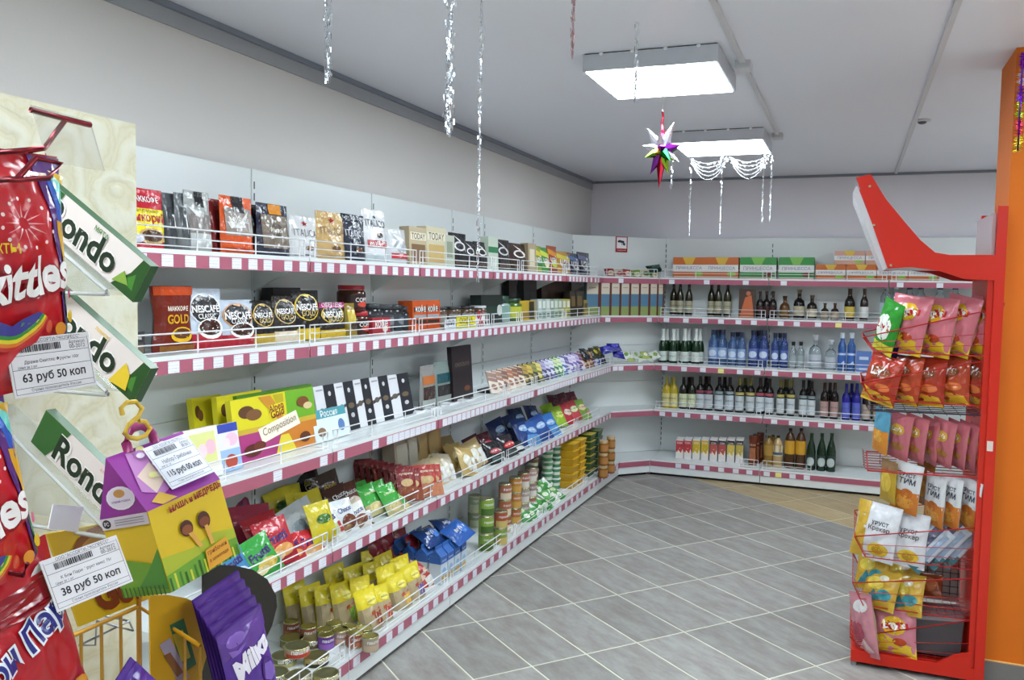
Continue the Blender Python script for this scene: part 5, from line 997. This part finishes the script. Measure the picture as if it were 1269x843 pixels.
# ================================================================= near sweets stand on the left
def wallpaper():
    m = bpy.data.materials.new('wallpaper_roses'); m.use_nodes = True; nt = m.node_tree; b = nt.nodes['Principled BSDF']; L = nt.links.new; N = nt.nodes.new
    tc = N('ShaderNodeTexCoord'); no = N('ShaderNodeTexNoise'); no.inputs['Scale'].default_value = 16; no.inputs['Detail'].default_value = 4
    L(tc.outputs['Object'], no.inputs['Vector'])
    mx = N('ShaderNodeVectorMath'); mx.operation = 'MULTIPLY_ADD'; mx.inputs[1].default_value = (.055, .055, .055); L(no.outputs['Color'], mx.inputs[0]); L(tc.outputs['Object'], mx.inputs[2])
    vo = N('ShaderNodeTexVoronoi'); vo.inputs['Scale'].default_value = 13; L(mx.outputs[0], vo.inputs['Vector'])
    ml = N('ShaderNodeMath'); ml.operation = 'MULTIPLY'; ml.inputs[1].default_value = 17; L(vo.outputs['Distance'], ml.inputs[0])
    sn = N('ShaderNodeMath'); sn.operation = 'SINE'; L(ml.outputs[0], sn.inputs[0])
    cr = N('ShaderNodeValToRGB'); e = cr.color_ramp.elements; e[0].position = .0; e[0].color = lin('#e4dfc8'); e[1].position = 1; e[1].color = lin('#ece9d8')
    el = cr.color_ramp.elements.new(.12); el.color = lin('#dfd7b6'); el2 = cr.color_ramp.elements.new(.3); el2.color = lin('#e4dfc6')
    mr = N('ShaderNodeMapRange'); mr.inputs[1].default_value = -1; L(sn.outputs[0], mr.inputs[0]); L(mr.outputs[0], cr.inputs[0]); L(cr.outputs[0], b.inputs['Base Color'])
    b.inputs['Roughness'].default_value = .5
    bu = N('ShaderNodeBump'); bu.inputs['Strength'].default_value = .25; bu.inputs['Distance'].default_value = .003; L(mr.outputs[0], bu.inputs['Height']); L(bu.outputs[0], b.inputs['Normal'])
    return m
tag(link('display_partition', MB().box(1.41, .10, 0, 1.45, .988, 1.977, wallpaper()).mesh('display_partition')), 'cream partition panel covered with rose-swirl wallpaper, behind the near sweets', 'partition')
acr = mat('#f4f6f6', .08, trans=.94, var=0, ior=1.08); acl = mat('#dfe2e2', .2, trans=.55, var=0, ior=1.2)
S33 = math.radians(33); ux, uz = math.cos(S33), -math.sin(S33)
rond = [rq(187, 330, .75), rq(187, 457, .75), None]
rond[2] = (rq(58, 508, .75)[0]+.2*ux, rq(58, 508, .75)[1]+.2*uz)
fl_ = [('МЯТА', '#7a9a3c', '#3c7a2a'), ('ЛИМОН', '#d8b82c', '#d8b020'), ('КЛУБНИКА', '#c0506a', '#c05a6a')]
for i, (xr, zr) in enumerate(rond):
    L_, H_ = .20, .049
    mb = MB().box(-L_/2, 0, 0, L_/2, .012, H_, card('#1f4a22')); S = lambda u, v, e: (u*L_, -e, v*H_)
    draw(mb, [R(-.5, 0, .5, 1, '#d6cbc8'), P([(.30, 0), (.5, 0), (.5, 1), (.44, 1), (.40, .55)], '#1f4a1c'), P([(.36, .25), (.44, .6), (.46, .2)], '#3f7a2c'), P([(-.5, 0), (-.36, 0), (-.30, .5), (-.26, 1), (-.5, 1)], '#2a5a26'),
              T(-.02, .46, .60, 'Rondo', '#e4e2de', 0, .07), T(-.02, .46, .60, 'Rondo', '#16281a', 0, .03), P([(.30, .1), (.42, .25), (.36, .5)] if i != 1 else [(.28, .02), (.42, .12), (.40, .5), (.34, .7)], fl_[i][1]), T(.10, .86, .12, fl_[i][0], fl_[i][2])], S, L_, H_, card, .0003, .0002)
    # placed so that the upper right corner of the side face stands at (xr, zr)
    ca, sa = math.cos(S33), math.sin(S33)
    cx_ = xr-(L_/2*ca+H_*sa); cz_ = zr-(-L_/2*sa+H_*ca)
    thing('mint_box', [('mint_box', mb.mesh('mint_box'), None)], (cx_, .75, cz_), (0, S33, 0), 'white and green mint roll box on the clear sloping tray, %s of the three' % ['highest', 'middle', 'lowest'][i], 'box', 'mint boxes on the sloping trays')
    tx, tz = cx_+L_/2*ca-.030, cz_-L_/2*sa-.001+.024*math.tan(S33)
    bx_, bz_ = 1.4515, tz+(tx-1.4515)*math.tan(S33)
    tr_ = tag(link('display_tray', MB().prism([(tx, tz), (bx_, bz_), (bx_, bz_-.002), (tx, tz-.002)], .742, .785, 1, acr).mesh('tray_plate')), 'clear acrylic sloping tray on the wallpapered partition, %s of the three' % ['highest', 'middle', 'lowest'][i], 'tray')
    for y in (.742, .782): link('tray_side', MB().prism([(tx, tz-.004), (bx_, bz_-.004), (bx_, tz-.008), (tx, tz-.008)], y, y+.003, 1, acr).mesh('tray_side'), tr_)
    link('tray_edge', MB().tube([(tx, .7405, tz-.002), (bx_, .7405, bz_-.002)], .0022, acl, 6).tube([(tx, .7405, tz-.006), (bx_, .7405, tz-.006)], .0026, acl, 6).mesh('tray_edge'), tr_)

# hanging bags
def fbag(loc, w_, h_, d, base, pr, label, yaw, tilt, roll, cat='bag', name='sweet_bag', group=None, back=None, shape='pillow'):
    rot = Euler((math.radians(-tilt), math.radians(roll), math.radians(yaw))); M = rot.to_matrix()
    me = pack(shape, w_, h_, d, base, tuple(pr), name=name, back=back, fine=True)
    return thing(name, [(name, me, None)], Vector(loc)-M@Vector((0, 0, h_/2)), rot, label, cat, group)
skp = [P([(.22, .99), (.5, .99), (.5, 0), (.44, 0), (.36, .5), (.30, .8)], '#5a2a7a'), P([(.30, .99), (.5, .97), (.5, .60), (.40, .72)], '#2a5ac0'), P([(.36, .95), (.5, .90), (.5, .74), (.42, .8)], '#6ad0c8'), P([(.38, .72), (.5, .70), (.5, .45), (.43, .5)], '#d8a020'), P([(.42, .5), (.5, .48), (.5, .1), (.44, .12)], '#2a7a3a')]
skp += [P([(.04+.17*math.cos(a*PI/6+dd), .70+.085*math.sin(a*PI/6+dd)), (.04+.05*math.cos(a*PI/6-.14), .70+.025*math.sin(a*PI/6-.14)), (.04+.05*math.cos(a*PI/6+.14), .70+.025*math.sin(a*PI/6+.14))], '#e89aa0') for a in range(12) for dd in (0,)]
skp += [E(.04+.2*math.cos(a*PI/6+.2), .70+.1*math.sin(a*PI/6+.2), .012, .008, '#f4d8d8') for a in range(12)]
skp += [T(-.05, .465, .86, 'Skittles', '#8a1020', 7, .05, .15), T(-.05, .475, .86, 'Skittles', '#eee6e6', 7, .03, .15)]
for k, c in enumerate(('#c02a2a', '#d8782a', '#d8c82a', '#3a8a3a', '#3a3a8a')):
    r0 = .34-.025*k; skp.append(P([(-.14+r0*math.sin(-1.1+.2*j), .40-r0*.62*math.cos(-1.1+.2*j)) for j in range(12)]+[(-.14+(r0-.026)*math.sin(-1.1+.2*(11-j)), .40-(r0-.026)*.62*math.cos(-1.1+.2*(11-j))) for j in range(12)], c))
skp += [E(.30, .25, .045, .03, '#d8882a'), E(.18, .27, .04, .028, '#c8401c'), E(.40, .30, .04, .028, '#d8b02a'), E(.42, .40, .035, .024, '#c03a6a'), T(-.22, .60, .3, 'ФРУКТЫ', '#e8c82a'), R(.14, .90, .3, .915, '#d8b8a0'), P([(.32, .93), (.46, .91), (.42, .87)], '#d8b02a'), E(.36, .12, .08, .04, '#dcdce0')]
fbag((1.75, .537, 1.752), .158, .215, .040, '#bf1a26', skp, 'upper red fruit sweet bag hanging with a rainbow at its right edge', 103, 0, -3, group=None)
fbag((1.735, .503, 1.535), .158, .215, .040, '#bf1a26', skp+[E(.38, .1, .12, .1, '#e4e2e4')], 'middle red fruit sweet bag hanging behind the two price tags', 103, 6, -8)
bon = [E(.3, .25, .2, .12, '#d8902a'), E(.36, .05, .16, .1, '#d8a83a'), E(-.05, .1, .22, .12, '#c8602a'), E(-.3, .2, .18, .1, '#8a1c28'), P([(.3, .12), (.48, .2), (.46, .02)], '#6aa82c'), P([(-.5, .88), (.5, .86), (.5, .74), (-.5, .78)], '#8a1420'), T(.0, .66, .96, 'Бон Пари', '#dfe0ea', 12, .10), T(.0, .66, .96, 'Бон Пари', '#2a2c7a', 12, .03)]
fbag((1.757, .540, 1.385), .150, .215, .045, '#b01c26', bon, 'lowest red hanging sweet bag with blue and white lettering and fruit', 102, 10, -8)
# pegs
pm = metalm('#8a3038', .3)
def fp(px, py, x): q = bp(px, py, 0, x); return (x, q.y, q.z)
pg = tag(link('wire_peg', None, None, (1.4515, .57, 1.86)), 'dark red wire peg with a clear label holder, above the upper red bag', 'peg')
OF = -Vector((1.4515, .57, 1.86))
link('arm', MB().tube([(1.4515, .57, 1.86), (1.74, .57, 1.862), fp(55, 184, 1.755)], .0022, pm, 6).tube([fp(-6, 189, 1.75), fp(55, 184, 1.755)], .0026, pm, 6).tube([fp(55, 184, 1.755), fp(80, 150, 1.76)], .0024, pm, 6).mesh('arm'), pg, OF)
link('crossbar', MB().tube([fp(38, 136, 1.76), fp(76, 146, 1.76), fp(112, 155, 1.76)], .0028, pm, 6).mesh('crossbar'), pg, OF)
link('loop', MB().tube([fp(-6, 224, 1.77), fp(22, 221, 1.77), fp(44, 196, 1.77), fp(76, 203, 1.77), fp(60, 221, 1.775), fp(20, 223, 1.775), fp(-6, 223, 1.775)], .0026, pm, 6).mesh('loop'), pg, OF)
hq = [fp(*p, 1.762) for p in ((38, 130), (112, 150), (130, 212), (60, 200))]
def slab(q, m, t=.0012):
    n_ = (Vector(q[1])-Vector(q[0])).cross(Vector(q[3])-Vector(q[0])).normalized()*t; v = [tuple(p) for p in q]+[tuple(Vector(p)+n_) for p in q]
    return MB().add(v, [(0, 1, 2, 3), (7, 6, 5, 4)]+[(i, i+4, (i+1) % 4+4, (i+1) % 4) for i in range(4)], m)
link('label_holder', slab(hq, mat('#f2f2f2', .08, trans=.92, var=0, ior=1.1)).mesh('label_holder'), pg, OF)
for y_, z_, l_ in ((.503, 1.632, 'plain dark red wire peg carrying the middle red bag'), (.540, 1.482, 'plain dark red wire peg carrying the lowest red bag')):
    tag(link('wire_peg', MB().tube([(1.4515, y_, z_), (1.765, y_, z_), (1.77, y_, z_+.012)], .0022, pm, 6).mesh('wire_peg')), l_, 'peg')
# price tags
def tag_print(mb, w_, h_, S, prod, price):
    tx = '#4a4450'
    pr = [R(-.46, .90, .46, .905, tx), R(-.47, .70, .47, .708, tx), R(-.47, .46, .47, .468, tx), R(-.47, .14, .47, .148, tx), R(-.475, .05, -.47, .93, tx), R(.47, .05, .475, .93, tx), R(-.475, .045, .475, .052, tx),
          T(.03, .945, .70, 'ООО "АССОРТИ-ЭКСПРЕСС"', tx, 0, 0), T(0, .58, .66, prod, tx, 0, .0), T(-.30, .50, .22, 'Цена за 1 шт', tx, 0, 0), T(0, .30, .76, price, '#26222c', 0, .02), T(0, .095, .6, 'Страна производитель Россия', tx, 0, 0), T(.33, .84, .2, 'Артикул', tx, 0, 0), T(.33, .77, .2, '00-2012', tx, 0, 0)]
    r_ = random.Random(prod); u = -.36
    while u < .12: wd = r_.choice((.006, .01, .016)); pr.append(R(u, .755, u+wd, .875, '#2a262e')); u += wd+r_.choice((.006, .01))
    draw(mb, pr, S, w_, h_, lambda c: mat(c, .6, var=0), .0003, .00001)
def price_tag(loc, rot, w_, h_, prod, price, label):
    mb = MB().box(-w_/2, 0, 0, w_/2, .0008, h_, card('#e2dde2')); tag_print(mb, w_, h_, lambda u, v, e: (u*w_, -e, v*h_), prod, price)
    o = thing('price_tag', [('price_tag', mb.mesh('price_tag'), None)], loc, rot, label, 'price tag'); return o
price_tag((1.7671, .5773, 1.6436), (-.1654, -.0524, 1.5277), .085, .052, 'Драже Скиттлс Фрукты 100г', '63 руб 50 коп', 'white price tag reading 63 руб 50 коп in front of the upper red bag')
price_tag((1.7745, .6112, 1.4406), (-.4464, -.0653, 1.4526), .0818, .050, 'К Бон Пари фрукт микс 75г', '38 руб 50 коп', 'white price tag reading 38 руб 50 коп in front of the lower red bags')
slp = slab([fp(*p, 1.70) for p in ((66, 625), (104, 628), (96, 660), (60, 655))], card('#d8d6e0')); tag(link('price_tag', slp.mesh('price_tag')), 'small blank white tag behind the middle red bag', 'price tag')

# gable-roofed gift box on its hook
w_, d_, hb, hr = .1047, .0704, .0876, .0630
yl, pu, wh_ = card('#d8b41c'), card('#8a2a8c'), card('#d8d0d8')
mb = MB().box(-w_/2, -d_/2, 0, w_/2, d_/2, hb, yl).prism([(-d_/2-.0006, hb), (d_/2+.0006, hb), (0, hb+hr)], -w_/2-.0006, w_/2+.0006, 0, pu)
Sf = lambda u, v, e: (u*w_, -d_/2-e, v*hb)
gr_, gk = '#6a9a2c', '#3f6a24'
pr = [P([(-.5, .0), (.5, .0), (.5, .34), (.2, .42), (-.1, .36), (-.5, .42)], '#a8b02a'), P([(-.5, .0), (.5, .0), (.5, .22), (.1, .26), (-.5, .2)], gr_)]
pr += [R(-.48+.066*i, .0, -.455+.066*i, .16+.03*math.sin(i*1.3), ['#2f5a1c', '#c8c83a', '#3f7a24'][i % 3]) for i in range(15)]
pr += [E(-.12, .62, .085, .10, '#4a1c10'), E(-.12, .60, .07, .06, '#8a4a24'), P([(-.12, .55), (-.06, .55), (.02, .34), (-.03, .33)], '#d8a04a'), E(.12, .62, .085, .11, '#4a1c10'), E(.12, .60, .07, .06, '#7a3c1c'), P([(.10, .55), (.15, .55), (.17, .30), (.12, .30)], '#d8a04a'),
       T(.10, .93, .74, 'МАША и МЕДВЕДЬ', '#8a1420', 3, .05), P([(.02, .26), (.34, .30), (.36, .04), (.0, .02)], '#d8982a'), T(.18, .22, .28, 'грибочки', '#7a3a10', 3, .01), T(.18, .12, .28, 'в шоколаде', '#7a3a10', 3, .01)]
draw(mb, pr, Sf, w_, hb, card, .0003, .00012)
Sl = lambda u, v, e: (-w_/2-.0006-e, -u*d_, v*hb)
draw(mb, [P([(-.5, .0), (.5, .0), (.5, .35), (-.5, .5)], gr_), P([(-.1, .1), (.5, .05), (.5, .55), (.2, .3)], '#4a8a34'), R(-.5, .86, .5, 1.0, '#cfc6d0'), E(-.38, .93, .09, .055, '#1c181c'), T(-.38, .93, .10, 'РС', '#e4dce4'), R(-.2, .955, .42, .965, '#8a828c'), R(-.2, .925, .42, .935, '#8a828c'), R(-.2, .895, .42, .905, '#8a828c')]+[R(-.48+.09*i, 0, -.45+.09*i, .12, '#2f5a1c') for i in range(11)], Sl, d_, hb, card, .0003, .00012)
Sg = lambda u, v, e: (-w_/2-.0007-e, -u*d_, hb+v*hr)
draw(mb, [E(.06, .30, .30, .20, '#e0d8e4'), E(.06, .30, .27, .17, '#d8cede'), E(.06, .38, .12, .07, '#c08a4a'), T(.06, .25, .4, 'сладкий подарок', '#7a5a8a')], Sg, d_, hr, card, .0003, .00012)
sl = math.hypot(d_/2, hr); rn = Vector((0, -hr, d_/2)).normalized()
Sr = lambda u, v, e: (u*w_, -d_/2*(1-v)-.0006+rn.y*e, hb+hr*v+rn.z*e+.0004)
r_ = random.Random(8)
fls = [E(-.2+.55*r_.random()-.05, .45+.5*r_.random(), .05, .045, r_.choice(('#d8c8dc', '#d8d08a', '#e0d4c8', '#a86ab0'))) for _ in range(22)]
draw(mb, [P([(-.42, .3), (-.2, .15), (.1, .3), (.3, .9), (-.3, .95)], '#b87ab8'), P([(-.35, .55), (-.12, .7), (-.1, .35), (-.28, .2)], '#d8c0b0'), P([(-.4, .1), (-.3, .0), (-.1, .02), (-.25, .2)], '#c8a03a')]+fls, Sr, w_, sl, card, .0003, .00012)
hloc, hrot = Vector((1.7717, .7313, 1.4241)), Euler((-.249, -.117, 1.539))
hbx = thing('gift_box', [('gift_box', mb.mesh('gift_box'), None)], hloc, hrot, 'purple and yellow gable-roofed gift box hanging from a yellow hook', 'box')
tb = MB(); St = lambda u, v, e: Sr(.17+u*.60+.02*(v-.5), .52+(v-.5)*.78, .0045+e)
draw(tb, [R(-.5, 0, .5, 1, '#dcdce6')], St, .063, .0415, card, 0); tag_print(tb, .063, .0415, lambda u, v, e: St(u, v, e+.0004), 'Набор Грибочки', '115 руб 00 коп')
link('price_sticker', tb.mesh('price_sticker'), hbx)
hp = [(-.024, 0, hb+hr-.002), (-.024, 0, hb+hr+.008), (-.020, 0, hb+hr+.016), (-.012, 0, hb+hr+.021), (.0, 0, hb+hr+.021), (.008, 0, hb+hr+.016), (.012, 0, hb+hr+.008), (.012, 0, hb+hr-.002)]
link('handle', MB().tube(hp, .005, mat('#8a1a5c', .4), 8).mesh('handle'), hbx)
link('hook', MB().tube([fp(*p, 1.755) for p in ((152, 514), (150, 506), (157, 499), (168, 498), (176, 506), (172, 516), (160, 526), (155, 536), (159, 542), (170, 544), (181, 540), (186, 531), (180, 523), (172, 522))], .0026, mat('#d8b03c', .35), 8).mesh('hook'), None, (0, 0, 0))
tag(bpy.data.objects['hook'], 'yellow plastic S-shaped hook holding up the gable-roofed gift box', 'hook')

# chocolate display behind: yellow header card, wire basket, curved cards, lilac pouches
q4 = [fp(*p, 1.60) for p in ((58, 662), (178, 640), (196, 738), (98, 777))]
hd = slab(q4, card('#d8b022'), .003); A0, A1, A2, A3 = [Vector(p) for p in q4]
def Sq(u, v, e): u += .5; p = (A3*(1-u)+A2*u)*(1-v)+(A0*(1-u)+A1*u)*v; return tuple(p+Vector((.0008+e, 0, 0)))
arc = [P([(.0+r0*math.cos(PI*j/10), .45+r0*1.3*math.sin(PI*j/10)) for j in range(11)]+[(.0+(r0-.06)*math.cos(PI*(10-j)/10), .45+(r0-.06)*1.3*math.sin(PI*(10-j)/10)) for j in range(11)], c) for r0, c in ((.42, '#8a4a1c'), (.36, '#a8782a'), (.30, '#7a8a3a'))]
draw(hd, arc+[T(.1, .26, .72, 'Gold', '#7a3414', 0, .05)], Sq, .13, .09, card, .0005)
tag(link('display_header', hd.mesh('display_header')), 'yellow display card with brown lettering, behind the lower price tag', 'card')
yw = mat('#c8901c', .35)
P0 = Vector(fp(172, 752, 1.60)); Pb = Vector(fp(248, 840, 1.69)); dirx = Vector((.10, 0, -.035))
bk = MB()
bk.tube([P0+Vector((0, 0, .016)), P0+Vector((0, 0, -.30))], .0034, yw, 6)
for dz in (0, -.085, -.17, -.26):
    bk.tube([P0+Vector((0, -.22, dz)), P0+Vector((0, 0, dz)), P0+dirx+Vector((0, 0, dz))], .0028, yw, 6)
for k in range(1, 8): bk.tube([P0+Vector((0, -.030*k, 0)), P0+Vector((0, -.030*k, -.26))], .0022, yw, 5)
for k in range(1, 5): bk.tube([P0+dirx*(k/4), P0+dirx*(k/4)+Vector((0, 0, -.26))], .0022, yw, 5)
bk.tube([P0+dirx+Vector((0, 0, -.26)), P0+dirx+Vector((0, .16, -.26)), P0+Vector((0, .16, -.26)), P0+Vector((0, -.22, -.26))], .0028, yw, 6)
bk.tube([P0+Vector((0, .0, -.17)), (1.4515, P0.y, P0.z-.17)], .003, yw, 6); bk.tube([P0+Vector((0, -.2, -.17)), (1.4515, P0.y-.2, P0.z-.17)], .003, yw, 6)
tag(link('wire_basket', bk.mesh('wire_basket')), 'yellow wire basket below the gift box and yellow card', 'basket')
gk_ = metalm('#a8aab0', .3)
tag(link('wire_bracket', MB().tube([fp(*p, 1.50) for p in ((98, 800), (160, 770), (165, 782), (120, 770), (118, 800), (98, 800))], .0016, gk_, 5).tube([fp(160, 770, 1.50), (1.4515, fp(160, 770, 1.50)[1], fp(160, 770, 1.5)[2])], .0016, gk_, 5).mesh('wire_bracket')), 'thin grey wire bracket behind the yellow basket', 'bracket')
def outline(pts, x, m, t=.002):
    mb = MB(); return mb.prism([(fp(*p, x)[1], fp(*p, x)[2]) for p in pts], x, x+t, 0, m)
yc = outline([(184, 738), (205, 737), (228, 741), (246, 748), (258, 762), (262, 778), (259, 800), (252, 822), (246, 845), (250, 890), (186, 890)], 1.655, card('#c8961c'))
Y0, Z0 = fp(184, 890, 1.655)[1:]; Y1, Z1_ = fp(262, 738, 1.655)[1:]
Sy = lambda u, v, e: (1.657+e, Y0+(u+.5)*(Y1-Y0), Z0+v*(Z1_-Z0))
draw(yc, [P([(-.20, .90), (.02, .90), (.22, .3), (.0, .28)], '#3a6a4a'), P([(-.16, .78), (.0, .78), (.12, .42), (-.02, .42)], '#c8b03a'), P([(-.36, .74), (-.2, .76), (.1, .2), (-.06, .18)], '#a89ab0'), P([(-.3, .6), (-.2, .6), (.0, .3), (-.1, .28)], '#8a5a34')], Sy, .1, .12, card, .0004)
tag(link('display_card', yc.mesh('display_card')), 'curved yellow display card printed with chocolate bars, left of the lilac pouches', 'card')
tag(link('display_card', outline([(250, 708), (256, 702), (268, 700), (290, 701), (312, 706), (330, 718), (341, 738), (342, 752), (336, 775), (324, 800), (319, 830), (322, 890), (250, 890)], 1.640, mat('#17120f', .5)).mesh('display_card')), 'black curved display card behind the lilac pouches', 'card')
mk_ = [T(.0, .74, .84, 'Milka', '#e4dcea', 14, .05, .2), P([(-.5, .8), (-.2, .84), (.1, .78), (.5, .86), (.5, .99), (-.5, .99)], '#5c3a8c'), E(.24, .58, .16, .09, '#45257a'), P([(.12, .54), (.2, .63), (.34, .62), (.4, .54), (.25, .50)], '#7a5ab0'), E(-.2, .90, .2, .04, '#7c58ac'), P([(-.4, .86), (-.2, .83), (-.05, .85), (-.2, .81), (-.36, .81)], '#7c58ac')]
for i in range(5):
    fbag((1.752-.012*i, .874+.004*i, 1.228+.008*i), .090, .19, .022 if i == 0 else .012, '#54308e', mk_, 'lilac chocolate pouch in the row beside the black card, %s' % ['the front one with white lettering', 'second from the front', 'third from the front', 'fourth from the front', 'rearmost'][i], 92, 10, -7, name='chocolate_pouch', cat='pouch', group='lilac chocolate pouches')
fbag((1.74, .705, 1.235), .12, .16, .03, '#54308e', [P([(-.5, .8), (.5, .7), (.5, .95), (-.5, .95)], '#4a2a80')], 'lilac chocolate pouch lying low in front of the yellow wire basket', 92, 14, -38, name='chocolate_pouch', cat='pouch')
